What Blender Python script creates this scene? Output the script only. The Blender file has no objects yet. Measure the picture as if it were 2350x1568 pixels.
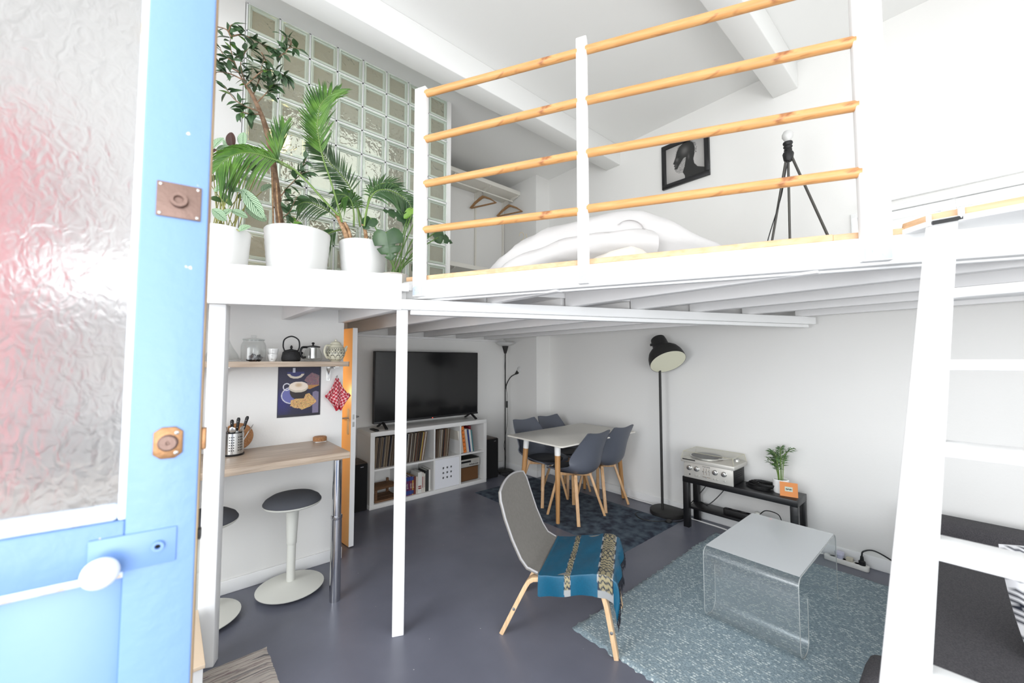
import bpy, bmesh, math, random
import numpy as np
from mathutils import Vector, Matrix
random.seed(7)
rnd = random.uniform
C = bpy.context.scene.collection
sc = bpy.context.scene
PI = math.pi

# ------------------------------------------------------------------ camera
CAMH = 1.49
yaw = math.radians(49.06); pit = math.atan(46 / 914.0)
fh = Vector((math.cos(yaw), math.sin(yaw), 0)); rt = Vector((math.sin(yaw), -math.cos(yaw), 0)); up = Vector((0, 0, 1))
fw = fh * math.cos(pit) + up * math.sin(pit); cu = rt.cross(fw)
cam = bpy.data.objects.new('camera', bpy.data.cameras.new('camera'))
C.objects.link(cam)
cam.matrix_world = Matrix(((rt.x, cu.x, -fw.x, 0), (rt.y, cu.y, -fw.y, 0), (rt.z, cu.z, -fw.z, CAMH), (0, 0, 0, 1)))
cam.data.sensor_width = 36; cam.data.lens = 14.0; cam.data.clip_start = 0.02
cam.data.dof.use_dof = True; cam.data.dof.focus_distance = 3.0; cam.data.dof.aperture_fstop = 2.8
sc.camera = cam

# ------------------------------------------------------------------ world, light, exposure
w = bpy.data.worlds.new('sky'); sc.world = w; w.use_nodes = True
bg = w.node_tree.nodes['Background']; bg.inputs[0].default_value = (0.93, 0.965, 1.0, 1); bg.inputs[1].default_value = 1.6
sc.view_settings.view_transform = 'Standard'; sc.view_settings.look = 'None'; sc.view_settings.gamma = 1
sc.view_settings.use_curve_mapping = False; sc.view_settings.exposure = 0.74
def lamp(name, kind, loc, power, col, size=0.1, rot=None, sy=None):
    l = bpy.data.lights.new(name, kind); l.energy = power; l.color = col
    if kind == 'AREA':
        l.size = size
        if sy: l.shape = 'RECTANGLE'; l.size_y = sy
    else: l.shadow_soft_size = size
    o = bpy.data.objects.new(name, l); o.location = loc
    if rot: o.rotation_euler = rot
    C.objects.link(o); return o
# added up-light to brighten the ceiling, then daylight from the open left side
dirv = Vector((2.4, 2.0, 3.9)) - Vector((-1.2, -2.4, 1.0))
lamp('ceiling_fill', 'AREA', (-1.2, -2.4, 1.0), 66, (0.96, 0.975, 1.0), 2.6, dirv.to_track_quat('-Z', 'Y').to_euler(), 1.6)
lamp('daylight_left', 'AREA', (-2.3, 1.3, 1.9), 44, (0.95, 0.975, 1.0), 1.8, (math.radians(84), 0, math.radians(-80)), 2.0)
# warm bulbs of the washroom behind the kitchen wall, and of the space behind the glass blocks
lamp('washroom_bulb', 'POINT', (0.5, 3.75, 1.25), 9.5, (1.0, 0.58, 0.25), 0.06)
lamp('glass_space_bulb', 'POINT', (0.6, 3.42, 3.2), 1.5, (1.0, 0.78, 0.25), 0.07)
lamp('glass_space_fill', 'AREA', (1.3, 4.3, 3.4), 2.6, (0.93, 0.98, 0.95), 1.0, (math.radians(90), 0, math.radians(180)))  # added area light, keeps the closed room behind the blocks from going dark

# ------------------------------------------------------------------ helpers
OFF = {}
def S(r, g, b):
    f = lambda c: (c / 12.92 if c <= 0.04045 else ((c + 0.055) / 1.055) ** 2.4)
    return (f(r / 255), f(g / 255), f(b / 255), 1)
class MB:
    def __init__(s): s.v = []; s.f = []; s.m = []; s.uv = {}
    def add(s, vs, fs, m=0):
        k = len(s.v); s.v += [tuple(p) for p in vs]; s.f += [tuple(i + k for i in f) for f in fs]; s.m += [m] * len(fs); return s
    def box(s, a, b, m=0, M=None):
        x0, y0, z0 = a; x1, y1, z1 = b
        vs = [Vector(p) for p in ((x0,y0,z0),(x1,y0,z0),(x1,y1,z0),(x0,y1,z0),(x0,y0,z1),(x1,y0,z1),(x1,y1,z1),(x0,y1,z1))]
        if M: vs = [M @ p for p in vs]
        return s.add(vs, [(0,3,2,1),(4,5,6,7),(0,1,5,4),(1,2,6,5),(2,3,7,6),(3,0,4,7)], m)
    def prism(s, poly, z0, z1, m=0, M=None):
        n = len(poly); vs = [Vector((x, y, z0)) for x, y in poly] + [Vector((x, y, z1)) for x, y in poly]
        if M: vs = [M @ p for p in vs]
        return s.add(vs, [tuple(range(n))[::-1], tuple(range(n, 2 * n))] + [(i, (i + 1) % n, n + (i + 1) % n, n + i) for i in range(n)], m)
    def bar(s, p, q, wx, wy, m=0, ref=(0, 0, 1)):
        p, q = Vector(p), Vector(q); d = (q - p).normalized(); r = Vector(ref)
        if abs(d.dot(r)) > .99: r = Vector((0, 1, 0))
        a = d.cross(r).normalized() * wx / 2; b = d.cross(a).normalized() * wy / 2
        vs = [p - a - b, p + a - b, p + a + b, p - a + b, q - a - b, q + a - b, q + a + b, q - a + b]
        return s.add(vs, [(0,3,2,1),(4,5,6,7),(0,1,5,4),(1,2,6,5),(2,3,7,6),(3,0,4,7)], m)
    def tube(s, pts, r, n=8, m=0, cap=True):
        pts = [Vector(p) for p in pts]; rs = r if isinstance(r, (list, tuple)) else [r] * len(pts)
        rings = []; a = None
        for i, p in enumerate(pts):
            d = (pts[min(i + 1, len(pts) - 1)] - pts[max(i - 1, 0)]).normalized()
            if a is None: a = d.orthogonal().normalized()
            a = (a - d * a.dot(d)).normalized(); b = d.cross(a)
            rings.append([p + (a * math.cos(t) + b * math.sin(t)) * rs[i] for t in [2 * PI * k / n for k in range(n)]])
        vs = [p for rg in rings for p in rg]; fs = []
        for i in range(len(rings) - 1):
            for k in range(n): fs.append((i*n+k, i*n+(k+1)%n, (i+1)*n+(k+1)%n, (i+1)*n+k))
        if cap: fs += [tuple(range(n))[::-1], tuple(range((len(rings)-1)*n, len(rings)*n))]
        return s.add(vs, fs, m)
    def lathe(s, prof, c=(0,0,0), n=24, m=0, M=None, sx=1, sy=1):
        vs = []; fs = []; c = Vector(c)
        for r, z in prof:
            for k in range(n):
                p = Vector((r * math.cos(2*PI*k/n) * sx, r * math.sin(2*PI*k/n) * sy, z))
                vs.append((M @ p if M else p) + c)
        L = len(prof)
        for i in range(L - 1):
            for k in range(n): fs.append((i*n+k, i*n+(k+1)%n, (i+1)*n+(k+1)%n, (i+1)*n+k))
        if prof[0][0] > 1e-5: fs.append(tuple(range(n))[::-1])
        if prof[-1][0] > 1e-5: fs.append(tuple(range((L-1)*n, L*n)))
        return s.add(vs, fs, m)
    def grid(s, fn, nu, nv, m=0, uv=True):
        k = len(s.v); vs = []
        for j in range(nv + 1):
            for i in range(nu + 1):
                u, v = i / nu, j / nv; vs.append(fn(u, v))
                if uv: s.uv[k + len(vs) - 1] = (u, v)
        fs = [(j*(nu+1)+i, j*(nu+1)+i+1, (j+1)*(nu+1)+i+1, (j+1)*(nu+1)+i) for j in range(nv) for i in range(nu)]
        return s.add(vs, fs, m)
    def build(s, name, mats, parent=None, smooth=False, bevel=0, local=False, seg=2, base=None, solid=0, col=None, clean=False):
        if not isinstance(mats, (list, tuple)): mats = [mats]
        me = bpy.data.meshes.new(name); vs = s.v; loc = Vector((0, 0, 0))
        if parent is not None:
            if not local: off = OFF.get(parent.name, Vector((0, 0, 0))); vs = [tuple(Vector(p) - off) for p in vs]
        elif not local:
            a = np.array([tuple(p) for p in vs]); loc = Vector(((a[:,0].min()+a[:,0].max())/2, (a[:,1].min()+a[:,1].max())/2, a[:,2].min()))
            if base is not None: loc = Vector(base)
            vs = [tuple(Vector(p) - loc) for p in vs]
        me.from_pydata([tuple(p) for p in vs], [], s.f)
        for mt in mats: me.materials.append(mt)
        me.polygons.foreach_set('material_index', s.m)
        if s.uv:
            ul = me.uv_layers.new(name='UVMap')
            for l in me.loops: ul.data[l.index].uv = s.uv.get(l.vertex_index, (0, 0))
        if col is not None:
            ca = me.color_attributes.new('Col', 'FLOAT_COLOR', 'POINT'); ca.data.foreach_set('color', np.asarray(col, dtype=np.float32).ravel())
        if solid:
            me.update(); nv = len(me.vertices); nn = [v.normal.copy() for v in me.vertices]; co = [v.co.copy() for v in me.vertices]; fs_ = [tuple(p.vertices) for p in me.polygons]; ec = {}
            for q in fs_:
                for k in range(len(q)): ec.setdefault(tuple(sorted((q[k], q[(k+1) % len(q)]))), []).append((q[k], q[(k+1) % len(q)]))
            rim_ = [(v[0][1], v[0][0], v[0][0]+nv, v[0][1]+nv) for v in ec.values() if len(v) == 1]
            me2 = bpy.data.meshes.new(name); me2.from_pydata([tuple(p) for p in co] + [tuple(p - n_*solid) for p, n_ in zip(co, nn)], [], fs_ + [tuple(i+nv for i in q[::-1]) for q in fs_] + rim_)
            for mt in mats: me2.materials.append(mt)
            if col is not None:
                ca = me2.color_attributes.new('Col', 'FLOAT_COLOR', 'POINT'); ca.data.foreach_set('color', np.asarray(list(col)*2, dtype=np.float32).ravel())
            bpy.data.meshes.remove(me); me = me2
        if bevel or clean:
            bm = bmesh.new(); bm.from_mesh(me)
            if clean: bmesh.ops.remove_doubles(bm, verts=bm.verts, dist=1e-5)
            if bevel:
                es = [e for e in bm.edges if len(e.link_faces) == 2 and e.calc_face_angle(0) > 0.6]
                bmesh.ops.bevel(bm, geom=es, offset=bevel, segments=seg, affect='EDGES', profile=.5, clamp_overlap=True)
            bm.to_mesh(me); bm.free()
        if smooth or bevel:
            me.polygons.foreach_set('use_smooth', [True] * len(me.polygons)); me.set_sharp_from_angle(angle=math.radians(40 if not bevel else 50))
        me.update()
        o = bpy.data.objects.new(name, me); C.objects.link(o)
        if parent is not None: o.parent = parent; OFF[o.name] = OFF.get(parent.name, Vector((0, 0, 0)))
        else: o.location = loc; OFF[o.name] = loc
        return o
def tag(o, label=None, cat=None, group=None, kind=None):
    if label: o['label'] = label
    if cat: o['category'] = cat
    if group: o['group'] = group
    if kind: o['kind'] = kind
    return o
def thing(name, label, cat, loc=(0, 0, 0), rz=0, group=None):
    o = bpy.data.objects.new(name, None); C.objects.link(o); o.location = loc; o.rotation_euler = (0, 0, rz); o.empty_display_size = .1
    OFF[o.name] = Vector(loc); return tag(o, label, cat, group)
def struct(o): o['kind'] = 'structure'; return o
def dup(o, loc=None, rz=None, label=None, parent=None):
    c = o.copy(); C.objects.link(c)
    if parent is not None: c.parent = parent
    if loc is not None: c.location = loc
    if rz is not None: c.rotation_euler = (0, 0, rz)
    if label: c['label'] = label
    for ch in list(o.children): dup(ch, parent=c)
    return c
def bx(name, a, b, mat, parent=None, bevel=0, local=False): return MB().box(a, b).build(name, mat, parent, bevel=bevel, local=local)
def sm(pts, n=6):   # Catmull-Rom
    P = [Vector(p) for p in pts]; P = [P[0] * 2 - P[1]] + P + [P[-1] * 2 - P[-2]]; out = []
    for i in range(1, len(P) - 2):
        for k in range(n):
            t = k / n; a, b, c, d = P[i-1], P[i], P[i+1], P[i+2]
            out.append(.5 * ((2*b) + (c - a)*t + (2*a - 5*b + 4*c - d)*t*t + (3*b - a - 3*c + d)*t**3))
    out.append(P[-2]); return out
def lerp(a, b, t): return a + (b - a) * t
def interp(xs, ys, x): return float(np.interp(x, xs, ys))
def arc(cx, cz, r, a0, a1, n=6): return [(cx + r*math.cos(lerp(a0, a1, k/n)), cz + r*math.sin(lerp(a0, a1, k/n))) for k in range(n+1)]

# ------------------------------------------------------------------ materials
def mat(name, col, rough=.5, metal=0, bump=0, bscale=40, noise=0, nscale=8, col2=None, **kw):
    m = bpy.data.materials.new(name); m.use_nodes = True; nt = m.node_tree; b = nt.nodes['Principled BSDF']
    b.inputs['Base Color'].default_value = col; b.inputs['Roughness'].default_value = rough; b.inputs['Metallic'].default_value = metal
    for k, v in kw.items(): b.inputs[k.replace('_', ' ')].default_value = v
    if bump or noise or col2: tc = nt.nodes.new('ShaderNodeTexCoord')
    if col2:
        n = nt.nodes.new('ShaderNodeTexNoise'); n.inputs['Scale'].default_value = nscale; n.inputs['Detail'].default_value = 6
        r = nt.nodes.new('ShaderNodeValToRGB'); r.color_ramp.elements[0].position = .5 - noise; r.color_ramp.elements[1].position = .5 + noise
        r.color_ramp.elements[0].color = col; r.color_ramp.elements[1].color = col2
        nt.links.new(tc.outputs['Object'], n.inputs['Vector']); nt.links.new(n.outputs[0], r.inputs[0]); nt.links.new(r.outputs[0], b.inputs['Base Color'])
    if bump:
        n = nt.nodes.new('ShaderNodeTexNoise'); n.inputs['Scale'].default_value = bscale; n.inputs['Detail'].default_value = 4
        bp = nt.nodes.new('ShaderNodeBump'); bp.inputs['Strength'].default_value = bump; bp.inputs['Distance'].default_value = .01
        nt.links.new(tc.outputs['Object'], n.inputs['Vector']); nt.links.new(n.outputs[0], bp.inputs['Height']); nt.links.new(bp.outputs[0], b.inputs['Normal'])
    return m
def nodes(m): return m.node_tree, m.node_tree.nodes, m.node_tree.links, m.node_tree.nodes['Principled BSDF']
def wood(name, c1, c2, axis=0, scale=3, rough=.45, stretch=14, knots=None):
    m = mat(name, c1, rough); nt, N, L, b = nodes(m)
    tc = N.new('ShaderNodeTexCoord'); mp = N.new('ShaderNodeMapping'); s = [stretch] * 3; s[axis] = 1
    mp.inputs['Scale'].default_value = s
    n = N.new('ShaderNodeTexNoise'); n.inputs['Scale'].default_value = scale; n.inputs['Detail'].default_value = 8; n.inputs['Distortion'].default_value = .6
    r = N.new('ShaderNodeValToRGB'); r.color_ramp.elements[0].position = .33; r.color_ramp.elements[1].position = .68
    r.color_ramp.elements[0].color = c1; r.color_ramp.elements[1].color = c2
    L.new(tc.outputs['Object'], mp.inputs[0]); L.new(mp.outputs[0], n.inputs['Vector']); L.new(n.outputs[0], r.inputs[0])
    out = r.outputs[0]
    if knots:
        mp2 = N.new('ShaderNodeMapping'); s2 = [9.0] * 3; s2[axis] = 3.2; mp2.inputs['Scale'].default_value = s2
        v = N.new('ShaderNodeTexNoise'); v.inputs['Scale'].default_value = 1.6; v.inputs['Detail'].default_value = 3; v.inputs['Distortion'].default_value = 1.2
        r2 = N.new('ShaderNodeValToRGB'); r2.color_ramp.elements[0].position = .6; r2.color_ramp.elements[1].position = .72
        r2.color_ramp.elements[0].color = (0,0,0,1); r2.color_ramp.elements[1].color = (1,1,1,1)
        mx = N.new('ShaderNodeMix'); mx.data_type = 'RGBA'
        L.new(tc.outputs['Object'], mp2.inputs[0]); L.new(mp2.outputs[0], v.inputs['Vector']); L.new(v.outputs[0], r2.inputs[0])
        L.new(r2.outputs[0], mx.inputs[0]); L.new(out, mx.inputs[6]); mx.inputs[7].default_value = knots; out = mx.outputs[2]
    L.new(out, b.inputs['Base Color']); return m
def attr_mat(name, rough=.6, bump=0, **kw):
    m = mat(name, (1,1,1,1), rough, bump=bump, bscale=300, **kw); nt, N, L, b = nodes(m)
    a = N.new('ShaderNodeVertexColor'); a.layer_name = 'Col'; L.new(a.outputs[0], b.inputs['Base Color']); return m
def glass(name, col=(1,1,1,1), rough=0, bump=0, bscale=30, ior=1.45, haze=0):
    m = mat(name, col, rough, bump=bump, bscale=bscale); nt, N, L, b = nodes(m)
    b.inputs['Transmission Weight'].default_value = 1; b.inputs['IOR'].default_value = ior
    return m
def clear(name, col=(1,1,1,1), op=.12, gloss=.06):   # thin clear sheet: sees through, reflects and lets light pass
    m = bpy.data.materials.new(name); m.use_nodes = True; nt = m.node_tree; N = nt.nodes; L = nt.links; N.clear()
    o = N.new('ShaderNodeOutputMaterial'); t = N.new('ShaderNodeBsdfTransparent'); t.inputs[0].default_value = col
    g = N.new('ShaderNodeBsdfGlossy'); g.inputs['Roughness'].default_value = gloss; d = N.new('ShaderNodeBsdfDiffuse'); d.inputs[0].default_value = (.85,.87,.88,1)
    lw = N.new('ShaderNodeLayerWeight'); pw_ = N.new('ShaderNodeMath'); pw_.operation = 'POWER'; pw_.inputs[1].default_value = 4; L.new(lw.outputs['Facing'], pw_.inputs[0]); fr = N.new('ShaderNodeMath'); fr.operation = 'MULTIPLY_ADD'; fr.inputs[1].default_value = .55; fr.inputs[2].default_value = .035; L.new(pw_.outputs[0], fr.inputs[0])
    m1 = N.new('ShaderNodeMixShader'); m2 = N.new('ShaderNodeMixShader'); m1.inputs[0].default_value = op
    L.new(t.outputs[0], m1.inputs[1]); L.new(d.outputs[0], m1.inputs[2]); L.new(fr.outputs[0], m2.inputs[0]); L.new(m1.outputs[0], m2.inputs[1]); L.new(g.outputs[0], m2.inputs[2]); L.new(m2.outputs[0], o.inputs[0])
    return m
wall_m = mat('wall_paint', S(230,229,226), .75, bump=.06, bscale=60)
ceil_m = mat('ceiling_paint', S(234,234,232), .8)
loft_m = mat('loft_paint', S(238,238,237), .45, bump=.05, bscale=25)
joist_m = mat('joist_paint', S(232,231,230), .5, bump=.05, bscale=25)
white_m = mat('white_lacquer', S(232,231,228), .4)
cream_m = mat('offwhite_plastic', S(214,214,206), .5, bump=.02, bscale=200)
black_m = mat('black_lacquer', S(22,22,24), .35)
blackp_m = mat('black_plastic', S(20,20,21), .5)
matte_m = mat('black_metal', S(38,37,36), .6, bump=.05, bscale=300)
dark_m = mat('dark_void', S(12,12,13), .8)
steel_m = mat('steel', S(200,200,198), .28, 1)
chrome_m = mat('chrome', S(205,206,210), .1, 1)
alu_m = mat('brushed_aluminium', S(200,197,190), .4, .3)
oak_m = wood('oak_laminate', S(176,156,136), S(205,187,168), 0, 4, .4)
rail_m = wood('pine_rail', S(200,142,84), S(218,168,110), 0, 5, .4, 10, S(150,92,56))
strip_m = wood('pine_strip', S(206,164,124), S(224,188,150), 1, 3, .5)
beech_m = wood('beech', S(190,148,104), S(210,170,126), 2, 5, .4)
tleg_m = wood('table_beech', S(168,122,74), S(190,144,94), 2, 5, .4)
birch_m = wood('bent_birch', S(208,172,130), S(226,194,156), 2, 6, .35)
brownwood_m = wood('brown_wood', S(86,60,38), S(120,86,56), 0, 8, .7)
walnut_m = wood('walnut_veneer', S(58,46,38), S(84,66,54), 1, 6, .5)
cork_m = mat('cork', S(150,104,66), .8, bump=.3, bscale=200, col2=S(178,130,88), noise=.1, nscale=120)
shell_m = mat('grey_plastic_shell', S(88,92,102), .42)
pad_m = mat('black_leatherette', S(40,41,45), .5)
felt_m = mat('grey_felt', S(126,122,116), .95, bump=.2, bscale=400, col2=S(119,115,109), noise=.2, nscale=60)
seat_m = mat('charcoal_fabric', S(78,80,86), .95, bump=.25, bscale=500)
sofa_m = mat('sofa_fabric', S(64,62,66), .95, bump=.35, bscale=350, col2=S(80,78,80), noise=.1, nscale=220)
bronze_m = mat('bronze_plate', S(132,108,98), .5, .5, bump=.15, bscale=120)
brass_m = mat('old_brass', S(160,120,84), .4, .7, bump=.1, bscale=100)
white_glaze = mat('white_glaze', S(244,244,242), .25)
pot_m = mat('white_ceramic', S(222,222,220), .35)
greypot_m = mat('grey_pot', S(190,184,176), .6)
soil_m = mat('soil', S(70,48,34), .95, bump=.6, bscale=60)
bed_m = mat('white_linen', S(206,204,203), .85, bump=.2, bscale=12)
mattress_m = mat('mattress_cloth', S(228,222,212), .9, bump=.1, bscale=200)
wire_m = mat('cream_wire', S(214,200,170), .5)
hanger_m = wood('hanger_wood', S(150,112,74), S(176,136,94), 0, 5, .5)
rackw_m = mat('rack_white', S(228,225,216), .5)
acry_m = clear('acrylic_sheet', (.95,.965,.97,1), .035, .1)
lid_m = clear('clear_lid', (.95,.94,.9,1), .10, .05)
cglass_m = clear('clear_glass', (.985,.99,.987,1), .012, .02)
orange_m = mat('door_orange_lamplight', S(235,190,130), .3)  # white door paint with the bulb's orange light in the colour
red_m = mat('red_lacquer', S(206,58,76), .4)
led_m = mat('red_led', (1, .05, .03, 1), .5); led_m.node_tree.nodes['Principled BSDF'].inputs['Emission Color'].default_value = (1,.05,.03,1); led_m.node_tree.nodes['Principled BSDF'].inputs['Emission Strength'].default_value = 4
screen_m = mat('tv_screen', S(26,26,27), .13)
opal_m = mat('opal_glass', S(208,208,206), .3, Subsurface_Weight=0.0)
# floor: dark blue-grey paint, worn gloss, small paint specks
floor_m = mat('floor_paint', S(92,94,106), .32); nt, N, L, b = nodes(floor_m)
tc = N.new('ShaderNodeTexCoord'); n1 = N.new('ShaderNodeTexNoise'); n1.inputs['Scale'].default_value = 2.2; n1.inputs['Detail'].default_value = 6
r1 = N.new('ShaderNodeValToRGB'); r1.color_ramp.elements[0].position = .3; r1.color_ramp.elements[1].position = .75; r1.color_ramp.elements[0].color = S(98,100,112); r1.color_ramp.elements[1].color = S(113,115,127)
v1 = N.new('ShaderNodeTexVoronoi'); v1.inputs['Scale'].default_value = 9
r2 = N.new('ShaderNodeValToRGB'); r2.color_ramp.elements[0].position = .022; r2.color_ramp.elements[1].position = .03; r2.color_ramp.elements[0].color = (1,1,1,1); r2.color_ramp.elements[1].color = (0,0,0,1)
mx = N.new('ShaderNodeMix'); mx.data_type = 'RGBA'; mx.inputs[7].default_value = S(190,190,190)
L.new(tc.outputs['Object'], n1.inputs[0]); L.new(tc.outputs['Object'], v1.inputs[0]); L.new(n1.outputs[0], r1.inputs[0]); L.new(v1.outputs['Distance'], r2.inputs[0]); L.new(r2.outputs[0], mx.inputs[0]); L.new(r1.outputs[0], mx.inputs[6]); L.new(mx.outputs[2], b.inputs['Base Color'])
n2 = N.new('ShaderNodeTexNoise'); n2.inputs['Scale'].default_value = 5; n2.inputs['Detail'].default_value = 5
mr = N.new('ShaderNodeMapRange'); mr.inputs[3].default_value = .24; mr.inputs[4].default_value = .46; L.new(tc.outputs['Object'], n2.inputs[0]); L.new(n2.outputs[0], mr.inputs[0]); L.new(mr.outputs[0], b.inputs['Roughness'])
bp = N.new('ShaderNodeBump'); bp.inputs['Strength'].default_value = .12; bp.inputs['Distance'].default_value = .02; n3 = N.new('ShaderNodeTexNoise'); n3.inputs['Scale'].default_value = 3.5; L.new(tc.outputs['Object'], n3.inputs[0]); L.new(n3.outputs[0], bp.inputs['Height']); L.new(bp.outputs[0], b.inputs['Normal'])
# blue door paint with bare-wood chips
blue_m = mat('blue_door_paint', S(122,156,205), .4, bump=.08, bscale=18, col2=S(114,149,201), noise=.2, nscale=5); 
bluechip_m = mat('blue_paint_chipped', S(122,156,205), .45, bump=.15, bscale=40, col2=S(226,208,184), noise=.012, nscale=22)
nt, N, L, b = nodes(bluechip_m)
for r in N:
    if r.type == 'VALTORGB': r.color_ramp.elements[0].position = .72; r.color_ramp.elements[1].position = .73
bead_m = mat('worn_white_bead', S(222,232,244), .5, bump=.3, bscale=60, col2=S(214,196,170), noise=.02, nscale=25)
for r in bead_m.node_tree.nodes:
    if r.type == 'VALTORGB': r.color_ramp.elements[0].position = .6; r.color_ramp.elements[1].position = .64
# ------------------------------------------------------------------ setting
CZ = 3.985
struct(bx('floor', (-2.2, -3.0, -.1), (4.0, 4.5, 0), floor_m))
ground_m = mat('courtyard_ground', S(205,203,198), .9)
struct(bx('floor_courtyard', (-14, -16, -.3), (14, 12, -.12), ground_m))
struct(bx('ceiling', (-1.0, -3.0, CZ), (4.0, 4.5, CZ + .12), ceil_m))
# right wall with the window opening at loft height
WY0, WY1, WZ0, WZ1 = -.75, .53, 2.06, 2.575
rw = MB(); X = 3.9
for y0, y1, z0, z1 in ((-3.0, WY0, 0, CZ), (WY1, 4.4, 0, CZ), (WY0, WY1, 0, WZ0), (WY0, WY1, WZ1, CZ)): rw.box((X, y0, z0), (X + .15, y1, z1))
struct(rw.build('wall_right', wall_m))
struct(bx('wall_back', (.9, 4.4, 0), (4.05, 4.5, CZ), wall_m))
struct(bx('wall_corner', (3.65, 3.72, 0), (3.9, 4.4, CZ), wall_m))
struct(MB().box((-1.4, 3.2, 0), (1.04, 3.28, 1.985)).box((-1.4, 3.2, 1.985), (.335, 3.28, CZ)).build('wall_kitchen', wall_m))
struct(MB().box((.96, 3.28, 0), (1.04, 3.36, 1.93)).box((.96, 4.14, 0), (1.04, 4.4, 1.93)).box((.96, 3.36, 1.78), (1.04, 4.14, 1.93)).build('wall_washroom', wall_m))
struct(MB().box((-1.4, 4.4, 0), (.9, 4.5, CZ)).box((-1.5, 3.2, 0), (-1.4, 4.5, CZ)).build('wall_washroom_back', wall_m))
struct(bx('wall_upper_side', (1.965, 3.2, 1.93), (2.0, 4.4, CZ), wall_m))
struct(bx('wall_left', (-1.05, 2.45, 0), (-.95, 3.2, CZ), wall_m))
for nm, a, b in (('baseboard_right', (3.885, -3.0, 0), (3.9, 3.72, .09)), ('baseboard_back', (1.04, 4.385, 0), (3.65, 4.4, .09)),
                 ('baseboard_kitchen', (-.95, 3.185, 0), (1.055, 3.2, .085)), ('baseboard_corner_side', (3.635, 3.705, 0), (3.65, 4.385, .09)),
                 ('baseboard_corner_front', (3.65, 3.705, 0), (3.885, 3.72, .09)), ('baseboard_end', (1.04, 3.2, 0), (1.055, 3.36, .085))):
    struct(bx(nm, a, b, loft_m, bevel=.004))
# ceiling beams, ending at the right wall
struct(bx('trim_1', (-.9, 2.58, 3.765), (3.9, 2.77, CZ), ceil_m, bevel=.006))
struct(bx('trim_2', (-.9, .86, 3.765), (3.9, 1.04, CZ), ceil_m, bevel=.006))
struct(bx('trim_3', (-.9, -.86, 3.765), (3.9, -.68, CZ), ceil_m, bevel=.006))
struct(bx('trim_4', (3.87, -2.0, 2.64), (3.9, .5, 2.665), loft_m, bevel=.004))

# glass block wall: 8 columns, 10 rows
gb_rim = glass('block_rim_glass', S(222,234,222), .12)
gb_rim.node_tree.nodes['Principled BSDF'].inputs['Transmission Weight'].default_value = .45
gb_pane = mat('block_pane_glass', S(206,210,200), .06, IOR=1.45, Transmission_Weight=.8)
nt, N, L, b = nodes(gb_pane)
tc = N.new('ShaderNodeTexCoord'); oi = N.new('ShaderNodeObjectInfo'); va = N.new('ShaderNodeVectorMath'); va.operation = 'ADD'
n = N.new('ShaderNodeTexNoise'); n.inputs['Scale'].default_value = 16; n.inputs['Detail'].default_value = 1.5; n.inputs['Distortion'].default_value = 1.5
bp = N.new('ShaderNodeBump'); bp.inputs['Strength'].default_value = .55; bp.inputs['Distance'].default_value = .02
L.new(tc.outputs['Object'], va.inputs[0]); L.new(oi.outputs['Location'], va.inputs[1]); L.new(va.outputs[0], n.inputs[0]); L.new(n.outputs[0], bp.inputs['Height']); L.new(bp.outputs[0], b.inputs['Normal'])
gx0, gx1, gz0 = .345, 1.96, 1.985
gw = MB(); pw = (gx1 - gx0) / 8; ph = .2
for i in range(9): gw.box((gx0 + i*pw - .006, 3.206, gz0), (gx0 + i*pw + .006, 3.274, CZ))
for k in range(11): gw.box((gx0, 3.206, gz0 + k*ph - .006), (gx1, 3.274, gz0 + k*ph + .006))
gwall = struct(gw.build('wall_glass', loft_m, base=(1.15, 3.24, 1.985)))
def gblock():
    m = MB(); a, h = pw/2 - .006, ph/2 - .006
    rings = [(a-.002, h-.002, 3.2), (a-.013, h-.013, 3.196), (a-.017, h-.017, 3.206), (a-.024, h-.024, 3.207), (a-.027, h-.027, 3.2135)]
    rings = [(a, h, 3.27)] + rings
    vs = []
    for x, z, y in rings: vs += [(-x, y-3.24, -z), (x, y-3.24, -z), (x, y-3.24, z), (-x, y-3.24, z)]
    fs = []; n = len(rings)
    for i in range(n-1): fs += [(i*4+k, i*4+(k+1)%4, (i+1)*4+(k+1)%4, (i+1)*4+k) for k in range(4)]
    m.add(vs, fs, 0); k = (n-1)*4; m.add(vs[k:], [(0,1,2,3)], 1); m.add(vs[:4], [(3,2,1,0)], 1)
    return m
proto = None
for i in range(8):
    for k in range(10):
        p = (gx0 + (i+.5)*pw - 1.15, 0, gz0 + (k+.5)*ph - 1.985)
        if proto is None: proto = gblock().build('glass_block', [gb_rim, gb_pane], gwall, local=True); proto.location = p
        else: dup(proto, p)
# window in the right wall: two sashes
win = struct(MB().box((3.885, WY0-.06, WZ1-.005), (3.93, WY1+.03, WZ1+.03)).box((3.885, WY1-.005, WZ0-.03), (3.93, WY1+.03, WZ1)).box((3.885, WY0-.06, WZ0-.03), (3.93, WY0, WZ1)).box((3.88, WY0-.06, WZ0-.03), (3.95, WY1+.03, WZ0)).build('window_1', loft_m, bevel=.003))
pane_m = clear('window_pane_glass', (1,1,1,1), .03, .02)
for y0, y1 in ((.04, .5), (-.7, .03)):
    f = MB(); z0, z1, q = WZ0 + .005, WZ1 - .01, .06
    for a, b_ in (((y0, z0), (y1, z0+q)), ((y0, z1-q), (y1, z1)), ((y0, z0+q), (y0+q, z1-q)), ((y1-q, z0+q), (y1, z1-q))): f.box((3.9, a[0], a[1]), (3.94, b_[0], b_[1]))
    sash = f.build('sash', loft_m, win, bevel=.003)
    bx('pane', (3.915, y0+q, z0+q), (3.92, y1-q, z1-q), pane_m, sash)
bx('hinge', (3.893, .41, 2.4), (3.9, .425, 2.44), steel_m, win)

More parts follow.
